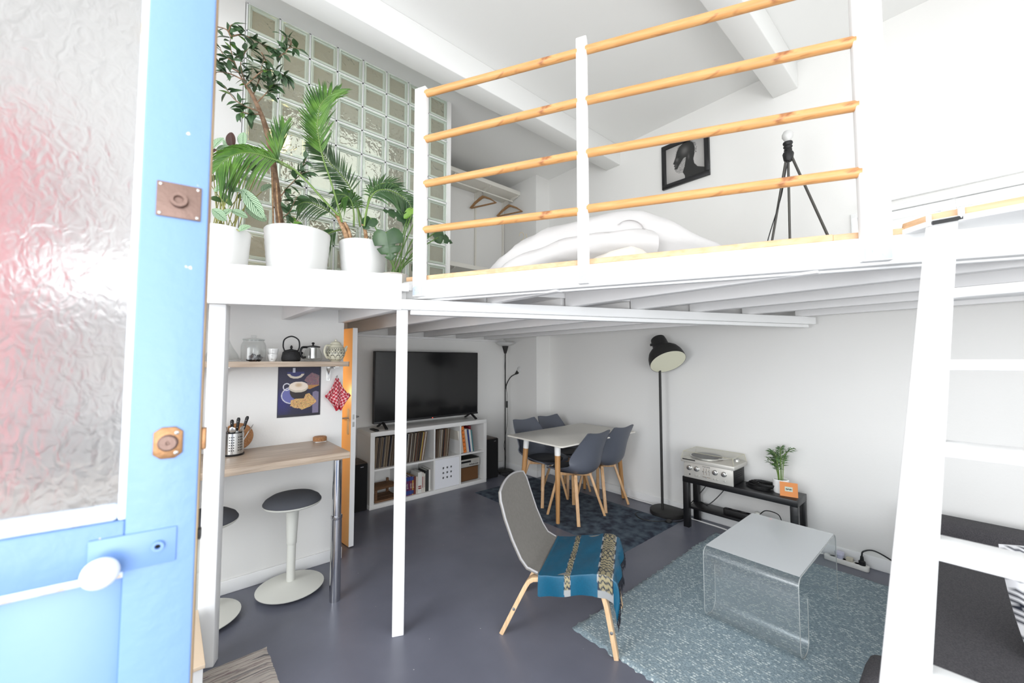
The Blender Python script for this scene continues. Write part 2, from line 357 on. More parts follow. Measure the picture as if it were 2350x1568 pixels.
# ------------------------------------------------------------------ blue entrance door, standing ajar on the left
dr = thing('door_1', None, None, (.048, .885, 0), math.radians(-6.3)); struct(dr)
def db(name, x0, x1, z0, z1, y0=0, y1=.04, m=blue_m, bev=.003, par=None): return bx(name, (x0, y0, z0), (x1, y1, z1), m, par or dr, bevel=bev, local=True)
db('stile', -.09, 0, .06, 2.45, m=bluechip_m)
db('stile', -.9, -.8, .06, 2.45)
db('rail', -.8, -.09, 1.158, 1.236, .001, .039, bluechip_m)
db('rail', -.8, -.09, .06, .26, .001, .039); db('rail', -.8, -.09, 2.34, 2.45, .001, .039)
db('panel', -.8, -.232, .26, 1.15, .012, .032); db('panel', -.229, -.09, .26, 1.15, .0125, .032)
db('moulding', -.8, -.088, 1.146, 1.16, .002, .014, bead_m)
db('bead', -.1, -.086, 1.236, 2.34, .004, .03, bead_m, .004); db('bead', -.8, -.1, 1.236, 1.262, .004, .03, bead_m, .006)
db('edge_strip', 0, .0018, .06, 2.45, .004, .036, wood('worn_edge', S(140,104,78), S(196,172,130), 2, 3, .6), 0)
dg = mat('rippled_glass', S(222,221,220), .3, Transmission_Weight=.86, IOR=1.3)
nt, N, L, b = nodes(dg); tc = N.new('ShaderNodeTexCoord'); mp = N.new('ShaderNodeMapping'); mp.inputs['Scale'].default_value = (1, 1, .7)
n = N.new('ShaderNodeTexNoise'); n.inputs['Scale'].default_value = 55; n.inputs['Detail'].default_value = 2; n.inputs['Distortion'].default_value = .7
bp = N.new('ShaderNodeBump'); bp.inputs['Strength'].default_value = .36; bp.inputs['Distance'].default_value = .012
L.new(tc.outputs['Object'], mp.inputs[0]); L.new(mp.outputs[0], n.inputs[0]); L.new(n.outputs[0], bp.inputs['Height']); L.new(bp.outputs[0], b.inputs['Normal'])
db('pane', -.8, -.098, 1.25, 2.34, .016, .021, dg, 0)
pl = db('lock_plate', -.07, -.01, 1.737, 1.797, -.003, 0, bronze_m, .001)
M90 = Matrix.Rotation(PI/2, 4, 'X')
MB().lathe([(0,.004),(.006,.004),(.007,.009),(.012,.009),(.013,0)], (-.04,-.003,1.767), 20, M=M90).build('keyhole', bronze_m, pl, local=True, smooth=True)
for x in (-.065, -.015):
    for z in (1.742, 1.792): MB().lathe([(0,.002),(.0022,.0012),(.0025,0)], (x,-.003,z), 8, M=M90).build('screw', steel_m, pl, local=True, smooth=True)
l2 = MB().prism([(-.06,1.336),(-.05,1.328),(-.032,1.328),(-.022,1.336),(-.022,1.372),(-.032,1.38),(-.05,1.38),(-.06,1.372)], 0, .004, M=Matrix(((1,0,0,0),(0,0,-1,0),(0,1,0,0),(0,0,0,1)))).build('lock_rose', brass_m, dr, local=True, bevel=.001)
MB().lathe([(0,.003),(.002,.003),(.003,.005),(.011,.005),(.013,.002),(.014,0)], (-.041,-.004,1.354), 20, M=M90).build('cylinder', bronze_m, l2, local=True, smooth=True)
for x, z in ((-.03, 1.37), (-.03, 1.337)): MB().lathe([(0,.003),(.003,.002),(.0035,0)], (x,-.004,z), 10, M=M90).build('screw', steel_m, l2, local=True, smooth=True)
kp = db('knob_plate', -.13, -.025, 1.158, 1.214, -.003, 0.001, blue_m, .001)
MB().lathe([(.0035,0),(.004,.006),(.008,.006),(.009,0)], (-.048,-.003,1.188), 18, M=M90).build('key_ring', blue_m, kp, local=True, smooth=True)
MB().lathe([(0,.0006),(.0038,.0005)], (-.048,-.0032,1.188), 12, M=M90).build('key_hole', dark_m, kp, local=True)
MB().lathe([(.011,0),(.009,.004),(.009,.007),(.014,.009),(.02,.015),(.0222,.023),(.021,.032),(.016,.04),(.008,.0435),(0,.044)], (-.11,-.003,1.172), 28, M=M90).build('knob', white_glaze, dr, local=True, smooth=True)
db('latch_bolt', .0018, .009, 1.335, 1.372, .01, .028, brass_m, .001); db('latch_bolt', .0018, .007, 1.18, 1.197, .01, .026, matte_m, .001)

# white washroom door, slightly ajar, with orange lamplight put into its colour
d2 = thing('door_2', None, None, (1.165, 3.31, 0), math.radians(6)); struct(d2)
bx('leaf', (-.02, 0, .012), (.02, .83, 1.765), orange_m, d2, bevel=.002, local=True)
bx('edge_trim', (-.0195, -.0016, .012), (.0205, 0, 1.765), loft_m, d2, local=True)
for s in (-1, 1):
    e = MB().prism([(.05+.016*math.cos(t), 1.0+.09*(1 if math.sin(t)>0 else -1)+.016*math.sin(t)) for t in [2*PI*k/16+.01 for k in range(16)]], 0, .003, M=Matrix(((0,0,s,.02*s),(1,0,0,0),(0,1,0,0),(0,0,0,1)))).build('handle_plate', steel_m, d2, local=True)
    MB().tube([(s*.023,.05,1.03),(s*.06,.05,1.03),(s*.068,.058,1.03),(s*.068,.15,1.03)], .007, 8).build('handle', steel_m, d2, local=True, smooth=True)
bx('strike', (-.008,-.003,.96), (.008,-.0015,1.0), steel_m, d2, local=True); bx('strike', (-.007,-.003,1.02), (.007,-.0015,1.06), steel_m, d2, local=True)

# ------------------------------------------------------------------ mezzanine
D0, D1 = Vector((-.9, 2.93, 0)), Vector((3.82, .8, 0)); dd = (D1 - D0).normalized(); dn = Vector((-dd.y, dd.x, 0))   # beam line; dn points away
def dpt(x): return D0.y + (x - D0.x) * (D1.y - D0.y) / (D1.x - D0.x)
C0, C1 = Vector((1.06, 2.13, 0)), Vector((1.98, .244, 0)); cd = (C1 - C0).normalized(); cn = Vector((-cd.y, cd.x, 0))  # loft front edge; cn points into the loft
def cpt(s, o=0, z=0): p = C0 + cd*s + cn*o; return (p.x, p.y, z)
mz = thing('mezzanine', 'white-painted timber mezzanine carrying the bed, on joists and a slim post', 'mezzanine', (1.008, 2.117, 0))
LE = 3.5
e0, e1 = cpt(-.02, .045), cpt(LE, .045)
deck = [(1.02, 3.2), e0[:2], e1[:2], (3.9, e1[1]), (3.9, 4.4), (2.0, 4.4), (2.0, 3.2)]
bx_deck = MB().prism(deck, 1.93, 1.96).build('deck', loft_m, mz)
def seg(name, s0, s1, o0, o1, z0, z1, m, bev=.003): return MB().prism([cpt(s0,o0)[:2], cpt(s1,o0)[:2], cpt(s1,o1)[:2], cpt(s0,o1)[:2]], z0, z1).build(name, m, mz, bevel=bev)
seg('fascia', -.05, LE, 0, .045, 1.85, 1.958, loft_m, .004)
seg('edge_strip', -.03, 2.0, .002, .042, 1.958, 1.984, strip_m)
seg('edge_strip', 2.0, LE, .004, .042, 1.958, 1.982, strip_m)
seg('batten', 0, LE, .045, .075, 1.842, 1.868, loft_m)
def dseg(name, x0, x1, o0, o1, z0, z1, m=loft_m, bev=.004):
    a, b_ = Vector((x0, dpt(x0), 0)), Vector((x1, dpt(x1), 0))
    return MB().prism([tuple((q + dn*o)[:2]) for q, o in ((a,o0),(b_,o0),(b_,o1),(a,o1))], z0, z1).build(name, m, mz, bevel=bev)
dseg('beam', -.45, 3.84, -.005, .06, 1.782, 1.84); dseg('beam', 1.03, 3.8, .02, .075, 1.757, 1.782)
dseg('planter_board', -.45, .985, -.03, -.005, 1.775, 1.975); dseg('planter_board', .955, .985, -.005, .3, 1.93, 1.974)
pf = [(-.45, 3.2), (-.45, dpt(-.45)), (1.02, dpt(1.02)), (1.02, 3.2)]
MB().prism(pf, 1.885, 1.93).build('planter_floor', loft_m, mz)
for x in (1.46, 1.93, 2.37, 2.81, 3.24, 3.72):      # front joists, from the front edge to the beam
    yb = dpt(x) + .05; s = (x + .03 - C0.x) / cd.x; yf = max(C0.y + cd.y*s + .1, -.95)
    if yb > yf: MB().prism([(x, yf), (x+.05, yf+.0), (x+.05, yb), (x, yb)], 1.84, 1.931).build('joist', joist_m, mz, bevel=.003)
for x in (.995, 1.46, 1.92, 2.38, 2.84, 3.3):      # rear joists, from the beam to the back wall
    MB().box((x, dpt(x)+.07, 1.79), (x+.05, 3.2 if x < 1 else 4.39, 1.9)).build('joist', joist_m, mz, bevel=.003)
bx('joist', (.61, dpt(.64)+.07, 1.787), (.665, 3.2, 1.887), joist_m, mz, bevel=.003)
bx('ledger', (1.05, 4.36, 1.765), (3.65, 4.4, 1.79), joist_m, mz); bx('underboard', (1.045, 3.2, 1.9), (3.9, 4.4, 1.93), joist_m, mz)
MB().prism([(1.02, 3.2), (1.02, dpt(1.02)+.06), (3.8, dpt(3.8)+.06), (3.9, dpt(3.8)+.06), (3.9, 3.2)], 1.9, 1.93).build('underboard', joist_m, mz)
ang = math.atan2(dd.y, dd.x)
def post(name, x, y, wx, wy, z0, z1, m=loft_m, a=ang, par=mz):
    M = Matrix.Translation((x, y, 0)) @ Matrix.Rotation(a, 4, 'Z')
    return MB().box((-wx/2, -wy/2, z0), (wx/2, wy/2, z1), M=M).build(name, m, par, bevel=.004)
post('support_post', 1.008, 2.117, .062, .05, 0, 1.782); post('support_post', .2, 2.522, .075, .06, 0, 1.782)
# landing board at the ladder head
MB().prism([(2.13,.16),(2.03,.15),(1.965,.075),(1.96,-.9),(2.55,-.9),(2.35,0)], 1.955, 1.975).build('landing', loft_m, mz, bevel=.003)
MB().prism([(2.12,.158),(2.035,.148),(1.972,.075),(1.967,-.9),(2.5,-.9),(2.3,0)], 1.975, 1.998).build('landing_strip', strip_m, mz, bevel=.002)
bx('hook_plate', (1.953,-.0,1.956), (1.972,.07,1.968), blackp_m, mz)
MB().tube([(1.962,.004,1.955),(1.955,.004,1.995)], .008, 8).build('hook_bolt', loft_m, mz); MB().tube([(1.962,.078,1.955),(1.955,.078,1.99)], .007, 8).build('hook_bolt', loft_m, mz)

# railing on the front edge
rl = thing('railing', 'white loft railing with three posts and round orange pine rails', 'railing', cpt(0.1, -.02, 1.86))
PS = [(.08, .075, 3.085), (1.027, .052, 3.078), (2.12, .09, 3.5)]
bracket_m = mat('bare_metal', S(176,186,194), .5, .2)
def rpost(s, wd, zt):
    p0, p1 = s - wd/2, s + wd/2
    o = MB().prism([cpt(p0,-.036)[:2], cpt(p1,-.036)[:2], cpt(p1,.0)[:2], cpt(p0,.0)[:2]], 1.86, zt).build('rail_post', loft_m, rl, bevel=.004)
    aa = Vector(cpt(s,-.0375)); Mb = Matrix(((cd.x,0,-cn.x,aa.x),(cd.y,0,-cn.y,aa.y),(0,1,0,0),(0,0,0,1)))
    hwb = wd/2 - .006; pm = MB().prism([(-hwb,1.866),(hwb,1.866),(hwb,1.905)] + [(hwb*math.cos(t), 1.905+.016*math.sin(t)) for t in [PI*k/8 for k in range(1,8)]] + [(-hwb,1.905)], 0, .0012, M=Mb).build('post_bracket', bracket_m, o)
    for z, f in ((1.88, .35), (1.895, -.3)):
        c = cpt(s + f*wd/2, -.039, z); MB().lathe([(0,.002),(.004,.0012),(.0045,-.002)], c, 10, M=Matrix.Rotation(math.atan2(-cn.y,-cn.x),4,'Z') @ Matrix.Rotation(PI/2,4,'Y')).build('screw', steel_m, o, smooth=True)
for p in PS: rpost(*p)
for za, zb, zc, zd in ((3.048, 3.012, 3.014, 2.97), (2.775, 2.76, 2.758, 2.718), (2.511, 2.496, 2.495, 2.464), (2.243, 2.216, 2.222, 2.204)):
    for s0, s1, t0, t1 in ((PS[0][0]+.03, PS[1][0]-.02, za, zb), (PS[1][0]+.02, PS[2][0]-.035, zc, zd)):
        a, b_ = Vector(cpt(s0, -.018, t0)), Vector(cpt(s1, -.018, t1)); n = 8
        o = MB().tube([(Vector((0,0,0)) + Vector(((b_-a).length*i/n - (b_-a).length/2, 0, 0))) for i in range(n+1)], .0205, 14).build('rail', rail_m, rl, local=True, smooth=True)
        d = (b_-a).normalized(); o.matrix_local = Matrix.Translation((a+b_)/2 - OFF[rl.name]) @ d.to_track_quat('X', 'Z').to_matrix().to_4x4()

# ladder leaning on the landing
ld = thing('ladder', 'white loft ladder with flat treads leaning on the landing in right foreground', 'ladder', (.66, .15, 0))
def lpt(z): t = (1.95 - z)/1.15; return Vector((lerp(1.982, 1.172, t), lerp(.05, .118, t), z))
def stile(dy):
    a, b_ = lpt(.01) + Vector((0,dy,0)), lpt(1.955) + Vector((0,dy,0)); u = (b_-a).normalized(); y = Vector((0,1,0)); y = (y - u*y.dot(u)).normalized(); x = u.cross(y)
    vs = []
    for p in (a, b_):
        for sx, sy in ((-1,-1),(1,-1),(1,1),(-1,1)):
            q = p + x*(.02*sx) + y*(.0375*sy); q.z = p.z; vs.append(q)
    MB().add(vs, [(0,3,2,1),(4,5,6,7),(0,1,5,4),(1,2,6,5),(2,3,7,6),(3,0,4,7)]).build('stile', loft_m, ld, bevel=.004)
stile(0); stile(-.56)
for z in (1.708, 1.495, 1.283, 1.075, .845, .63, .415, .2):
    p = lpt(z); bx('tread', (p.x - .055, p.y - .53, z - .028), (p.x + .055, p.y - .03, z), loft_m, ld, bevel=.004)
# ------------------------------------------------------------------ bookcase with television
bc = thing('bookcase', 'long low white cube bookcase of eight compartments under the television', 'bookcase', (2.316, 4.0, 0))
BX0, BX1, BY0, BY1, BH = 1.583, 3.05, 4.0, 4.375, .77
bx('top_panel', (BX0, BY0, BH-.045), (BX1, BY1, BH), white_m, bc, .002); bx('bottom_panel', (BX0, BY0, 0), (BX1, BY1, .045), white_m, bc, .002)
bx('side_panel', (BX0, BY0, .045), (BX0+.045, BY1, BH-.045), white_m, bc); bx('side_panel', (BX1-.045, BY0, .045), (BX1, BY1, BH-.045), white_m, bc)
bx('back_panel', (BX0+.045, BY1-.006, .045), (BX1-.045, BY1, BH-.045), white_m, bc)
cw = (BX1 - BX0 - .09 - 3*.018)/4; cx = [BX0 + .045 + i*(cw + .018) for i in range(4)]; SZ = BH/2
for i in range(3): bx('divider', (cx[i]+cw, BY0+.002, .045), (cx[i]+cw+.018, BY1-.006, BH-.045), white_m, bc)
for i in range(4): bx('shelf', (cx[i], BY0+.002, SZ-.009), (cx[i]+cw, BY1-.006, SZ+.009), white_m, bc)
# insert door with nine square holes
ix0, ix1, iz0, iz1 = cx[2]+.003, cx[2]+cw-.003, .048, SZ-.012
hs = [(ix0+ix1)/2 + (i-1)*.052 for i in range(3)]; hz = [(iz0+iz1)/2 + .005 + (i-1)*.055 for i in range(3)]; hw = .011
ins = MB(); ys = (BY0+.008, BY0+.022)
zz = [iz0] + [v for h in hz for v in (h-hw, h+hw)] + [iz1]
for k in range(0, 7):
    if k % 2 == 0: ins.box((ix0, ys[0], zz[k]), (ix1, ys[1], zz[k+1]))
    else:
        xs = [ix0] + [v for h in hs for v in (h-hw, h+hw)] + [ix1]
        for j in range(0, 7, 2): ins.box((xs[j], ys[0], zz[k]), (xs[j+1], ys[1], zz[k+1]))
ins.build('insert_door', mat('insert_white', S(240,241,245), .4), bc)
TX0, TX1, TY = 1.683, 3.04, 4.19
tv = thing('television', 'large black flat television standing on the white cube bookcase', 'television', ((TX0+TX1)/2, TY, BH))
bx('back_shell', (TX0, TY-.012, .825), (TX1, TY+.04, 1.603), blackp_m, tv, .004)
bx('screen', (TX0+.012, TY-.014, .845), (TX1-.012, TY-.0115, 1.592), screen_m, tv)
bx('bezel', (TX0, TY-.017, .825), (TX1, TY-.012, .845), black_m, tv, .001)
bx('led', ((TX0+TX1)/2+.02, TY-.0185, .829), ((TX0+TX1)/2+.027, TY-.017, .833), led_m, tv)
for x in (TX0+.1, TX1-.1): MB().bar((x, TY-.01, .835), (x-.005, TY-.13, .777), .03, .014).bar((x, TY, .835), (x+.0, TY+.12, .777), .03, .014).build('foot', blackp_m, tv, bevel=.003)
tag(MB().box((1.64, 4.03, BH), (1.685, 4.18, BH+.018)).build('remote_control', blackp_m, bevel=.006), 'black remote control lying on the left end of the white bookcase', 'remote')
# records
def lp_row(x0, x1, n, z0, lean, grp, lab, pal):
    x = x0
    for i in range(n):
        t = rnd(.0032, .0078) * (x1-x0)/(n*.0055); h = .31 + rnd(-.004, .004); yo = BY0 + .035 + rnd(0, .025); a = lean*(.5 + .5*i/n) + rnd(-.01, .01)
        mm = pal[int(rnd(0, len(pal)-.01))]
        M = Matrix.Translation((x, yo, z0 + .001 + abs(math.sin(a))*t*0)) @ Matrix.Rotation(-a, 4, 'Y')
        tag(MB().box((0, 0, 0), (t*.86, .3, h), M=M).build('record_sleeve', mm), lab, 'record', grp); x += t
lp_cols = [(92,78,64),(112,96,78),(70,58,48),(126,110,90),(60,52,46),(140,124,102),(86,66,52),(44,44,50),(104,92,80),(118,84,66),(156,144,124),(76,70,66)]
lpm = [mat('sleeve_paper', S(*c), .7) for c in lp_cols]
ylw = mat('sleeve_yellow', S(190,166,70), .6); whs = mat('sleeve_white', S(206,202,192), .6); rds = mat('sleeve_red', S(140,40,40), .6)
Z2 = SZ + .009
lp_row(cx[0]+.004, cx[0]+cw-.08, 30, Z2, -.14, 'records in the leftmost top compartment', 'worn record sleeve leaning in the leftmost top compartment of the bookcase', lpm + [rds])
lp_row(cx[1]+.004, cx[1]+cw-.11, 29, Z2, -.16, 'records in the second top compartment', 'worn record sleeve leaning in the second top compartment from the left', lpm + [ylw, whs])
lp_row(cx[2]+.004, cx[2]+cw-.13, 26, Z2, -.09, 'records in the third top compartment', 'worn record sleeve leaning in the top compartment above the holed door', lpm + [whs])
def book(x, wdt, h, d, z, col, lab, lean=0, yo=.03, name='book'):
    M = Matrix.Translation((x, BY0+yo, z+.001)) @ Matrix.Rotation(lean, 4, 'Y')
    c = mat('book_cover', S(*col), .5)
    t = thing(name, lab, 'book', (x, BY0+yo, z+.001), 0, 'books in the bookcase')
    MB().box((0,0,0),(wdt,.004,h),M=M).box((0,.0035,0),(.003,d,h),M=M).box((wdt-.003,.0035,0),(wdt,d,h),M=M).build('cover', c, t)
    MB().box((.003,.004,.004),(wdt-.003,d-.004,h-.004),M=M).build('pages', cream_m, t)
    return t, M
def text(name, s, size, M, m, par):
    cu_ = bpy.data.curves.new(name, 'FONT'); cu_.body = s; cu_.size = size; cu_.align_x = 'CENTER'; cu_.align_y = 'CENTER'; cu_.extrude = .0003; cu_.resolution_u = 2
    tmp = bpy.data.objects.new(name + '_tmp', cu_); C.objects.link(tmp); bpy.context.view_layer.update()
    me = bpy.data.meshes.new_from_object(tmp.evaluated_get(bpy.context.evaluated_depsgraph_get())); bpy.data.objects.remove(tmp); bpy.data.curves.remove(cu_)
    me.materials.clear(); me.materials.append(m); me.name = name
    o = bpy.data.objects.new(name, me); C.objects.link(o); o.parent = par; OFF[o.name] = OFF[par.name]
    o.matrix_local = Matrix.Translation(-OFF[par.name]) @ M; return o
ink = mat('black_ink', S(24,22,22), .6)
x = cx[3] + .004
book(x, .05, .27, .24, Z2, (214,208,196), 'white book with a dark red corner, leftmost in the top right compartment', -.14)
t, M = book(x+.055, .038, .315, .27, Z2, (232,130,58), 'tall orange book with black capitals down its spine', -.14)
Mt = M @ Matrix.Translation((.019, -.0007, 0)) @ Matrix.Rotation(PI/2, 4, 'X')
for i, ch in enumerate('STARCK'): text('lettering', ch, .034, Mt @ Matrix.Translation((0, .03 + i*.048, 0)) @ Matrix.Rotation(PI/2, 4, 'Z'), ink, t)
book(x+.1, .032, .28, .25, Z2, (206,200,190), 'white paperback leaning right beside the orange book', -.15)
book(x+.137, .02, .27, .25, Z2, (52,66,124), 'blue book leaning between white paperback and white-and-teal book', -.15)
book(x+.16, .024, .27, .25, Z2, (220,220,216), 'white book next to the teal book in the top right compartment', -.14)
book(x+.187, .014, .26, .25, Z2, (70,128,134), 'thin teal book at the right of the leaning books', -.13)
book(x+.2, .03, .3, .2, Z2, (118,34,46), 'dark red book standing behind the leaning books', -.1, .1)
zb = .045; x = cx[1] + .004
for wdt, h, col, lab in ((.044,.2,(96,40,88),'purple travel guide with blue head, leftmost in the lower compartment'),(.034,.2,(110,44,70),'second purple-and-red guide in the lower compartment'),(.014,.2,(196,150,66),'thin yellow book beside the purple guides'),
        (.026,.19,(110,52,46),'brown-red book beside the thin yellow one'),(.022,.185,(204,196,184),'small off-white book right of the brown one'),(.045,.225,(222,220,214),'thick white book with red bands near its foot'),(.022,.215,(214,206,198),'white book with red lettering beside the thick white one'),(.018,.2,(216,212,200),'slim cream book beside the red-lettered book'),(.04,.23,(50,50,50),'black book in the lower compartment'),(.02,.235,(224,222,216),'white book standing right of the black book')):
    t, M = book(x, wdt, h, .17, zb, col, lab)
    if 'purple' in lab:
        MB().box((.0,-.0006,h-.045),(wdt,-.0001,h-.004),M=M).box((0,-.0006,.01),(wdt,-.0001,.05),M=M).build('band', mat('book_blue', S(44,66,130), .5), t)
        text('lettering', 'guide', .026, M @ Matrix.Translation((wdt/2, -.0008, .1)) @ Matrix.Rotation(PI/2, 4, 'X') @ Matrix.Rotation(PI/2, 4, 'Z'), whs, t)
    if 'red bands' in lab: MB().box((.004,-.0006,.045),(wdt-.004,-.0001,.058),M=M).box((.004,-.0006,.066),(wdt-.004,-.0001,.078),M=M).build('band', rds, t)
    if 'red-lett' in lab or 'red lett' in lab: MB().box((.007,-.0006,.05),(wdt-.007,-.0001,.17),M=M).build('band', rds, t)
    x += wdt + .002
# rough brown wooden boards
wb = thing('wooden_crate', 'rough brown wooden crate pieces in the lowest left compartment', 'crate', (cx[0]+.15, 4.15, zb))
for i in range(5): MB().box((cx[0]+.02+.004*i, 4.03+.05*i, zb+.0+.001), (cx[0]+.28, 4.075+.05*i, zb+.02+rnd(0,.006))).build('slat', brownwood_m, wb, bevel=.003)
for i in range(4):
    M = Matrix.Translation((cx[0]+.02, 4.1+.05*i, zb+.1)) @ Matrix.Rotation(rnd(-.05,.05), 4, 'Y') @ Matrix.Rotation(.35, 4, 'X')
    MB().box((0,0,0),(.27,.046,.016+rnd(0,.006)),M=M).build('slat', brownwood_m, wb, bevel=.003)
for xx in (.03, .24):
    for y_, h_ in ((4.05, .12), (4.25, .17)): MB().box((cx[0]+xx, y_, zb+.02), (cx[0]+xx+.025, y_+.022, zb+h_)).build('stake', brownwood_m, wb, bevel=.002)
# radio receiver on a wooden loudspeaker
sp = thing('shelf_speaker', 'small loudspeaker with brown wooden front in the bottom right compartment', 'speaker', (cx[3]+.15, 4.15, zb))
bx('cabinet', (cx[3]+.02, 4.06, zb), (cx[3]+cw-.045, 4.28, zb+.17), black_m, sp, .003); bx('front', (cx[3]+.035, 4.05, zb+.008), (cx[3]+cw-.05, 4.062, zb+.162), mat('brown_grille', S(104,70,38), .8, bump=.3, bscale=300), sp)
rv = thing('receiver', 'dark receiver with silver front on top of the brown loudspeaker', 'receiver', (cx[3]+.15, 4.15, zb+.17))
bx('case', (cx[3]+.012, 4.05, zb+.17), (cx[3]+cw-.03, 4.3, zb+.265), matte_m, rv, .003); bx('front_panel', (cx[3]+.013, 4.042, zb+.172), (cx[3]+cw-.031, 4.052, zb+.262), alu_m, rv, .001)
bx('display', (cx[3]+.03, 4.0405, zb+.222), (cx[3]+.17, 4.043, zb+.245), black_m, rv)
for i in range(5): MB().lathe([(.009,0),(.008,.012),(0,.012)], (cx[3]+.15+i*.027, 4.042, zb+.2), 10, M=M90).build('button', steel_m, rv, smooth=True)
# floor speakers beside the bookcase
def floor_speaker(x0, x1, y0, h, lab):
    t = thing('floor_speaker', lab, 'speaker', ((x0+x1)/2, y0+.13, 0), 0, 'floor speakers beside the bookcase')
    bx('cabinet', (x0, y0+.02, 0), (x1, y0+.28, h), walnut_m, t, .003); bx('grille', (x0+.004, y0, .006), (x1-.004, y0+.022, h-.004), mat('speaker_cloth', S(16,16,18), .95, bump=.2, bscale=600), t, .004)
    bx('badge', ((x0+x1)/2+.03, y0-.0015, h-.035), ((x0+x1)/2+.06, y0+.001, h-.029), steel_m, t)
floor_speaker(3.085, 3.29, 4.06, .5, 'tall black floor speaker right of the white bookcase')
floor_speaker(1.36, 1.57, 4.02, .47, 'black floor speaker between washroom door and bookcase')
# uplighter with reading arm
tl = thing('floor_lamp', 'thin black uplighter with white bowl and reading arm in the far corner', 'lamp', (3.52, 4.2, 0))
lx, ly = 3.52, 4.2
MB().lathe([(.11,0),(.11,.012),(.09,.022),(.012,.026),(.012,.04)], (lx,ly,0), 28).build('base', matte_m, tl, smooth=True)
MB().tube([(lx,ly,.03),(lx,ly,1.62)], .0085, 10).build('pole', matte_m, tl, smooth=True)
MB().lathe([(.016,1.6),(.02,1.615),(.045,1.7),(.04,1.7)], (lx,ly,0), 20).build('socket', matte_m, tl, smooth=True)
MB().lathe([(.035,1.7),(.09,1.715),(.128,1.742),(.135,1.75),(.124,1.745),(.085,1.722),(.03,1.708)], (lx,ly,0), 32).build('bowl', opal_m, tl, smooth=True)
arm = sm([(lx,ly,1.1),(lx+.02,ly-.02,1.2),(lx+.06,ly-.05,1.28),(lx+.11,ly-.09,1.32)])
MB().tube(arm, .007, 8).build('arm', matte_m, tl, smooth=True)
ad = Vector((.6,-.5,.62)).normalized(); Ma = Matrix.Translation(arm[-1]) @ ad.to_track_quat('Z','Y').to_matrix().to_4x4()
MB().lathe([(.008,-.01),(.02,.02),(.032,.05)], (0,0,0), 16, M=Ma).build('arm_socket', matte_m, tl, smooth=True)
MB().lathe([(.03,.045),(.05,.065),(.058,.1),(.056,.125),(.05,.125),(.05,.1),(.028,.05)], (0,0,0), 20, M=Ma).build('shade', opal_m, tl, smooth=True)
MB().tube(sm([(lx-.012,ly-.01,1.55),(lx-.018,ly-.01,1.4),(lx+.0,ly-.012,1.2),(lx+.02,ly-.012,1.05),(lx+.02,ly-.012,.95),(lx+.03,ly-.012,.7),(lx,ly-.012,.5),(lx-.03,ly-.012,.35),(lx,ly-.012,.2),(lx-.03,ly-.03,.03)]), .003, 6).build('cable', blackp_m, tl, smooth=True)
MB().box((lx+.008,ly-.025,.86),(lx+.028,ly-.005,.95)).build('switch', blackp_m, tl, bevel=.004)
tag(MB().tube(sm([(3.42+.1*math.cos(a*1.3)*rnd(.6,1.2), 4.05+.09*math.sin(a)*rnd(.6,1.2), .012+.02*rnd(0,1)) for a in [k*.9 for k in range(26)]], 4), .0035, 6).build('cable', blackp_m, smooth=True), 'tangle of black cables on the floor at the foot of the corner uplighter', 'cable')
# ------------------------------------------------------------------ dining set
tb = thing('dining_table', 'rectangular white dining table on wooden legs with white collars', 'table', (3.2, 2.73, 0))
TX0, TX1, TY0, TY1 = 2.62, 3.8, 2.36, 3.11
def rrect(x0, x1, y0, y1, r, n=5):
    p = []
    for cx_, cy_, a in ((x1-r,y1-r,0),(x0+r,y1-r,PI/2),(x0+r,y0+r,PI),(x1-r,y0+r,3*PI/2)):
        p += [(cx_+r*math.cos(a+PI/2*k/n), cy_+r*math.sin(a+PI/2*k/n)) for k in range(n+1)]
    return p
MB().prism(rrect(TX0,TX1,TY0,TY1,.03), .735, .75).build('tabletop', mat('table_white', S(226,222,212), .28), tb, bevel=.004)
MB().box((2.8,2.52,.7),(3.62,2.55,.735)).box((2.8,2.93,.7),(3.62,2.96,.735)).build('frame', white_m, tb)
for x, y, sx, sy in ((2.755,2.535,-1,-1),(3.7,2.535,1,-1),(2.755,2.95,-1,1),(3.7,2.95,1,1)):
    tp = Vector((x-sx*.0, y, .735)); ft = Vector((x+sx*.1*(1 if sx>0 else .0)+ (0 if sx>0 else -.0), y+sy*.0, .012)); dvec = (ft-tp)
    if sy > 0: ft = Vector((x+sx*.03, y+.06, .012)); dvec = ft-tp
    lg = MB().tube([tp+dvec*.15, ft], [.027,.018], 16).build('leg', tleg_m, tb, smooth=True)
    MB().tube([tp, tp+dvec*.152], [.03,.0278], 16).build('collar', white_m, lg, smooth=True)
    MB().tube([ft, ft+Vector((0,0,-.011))], .012, 12).build('foot_pad', blackp_m, lg, smooth=True)
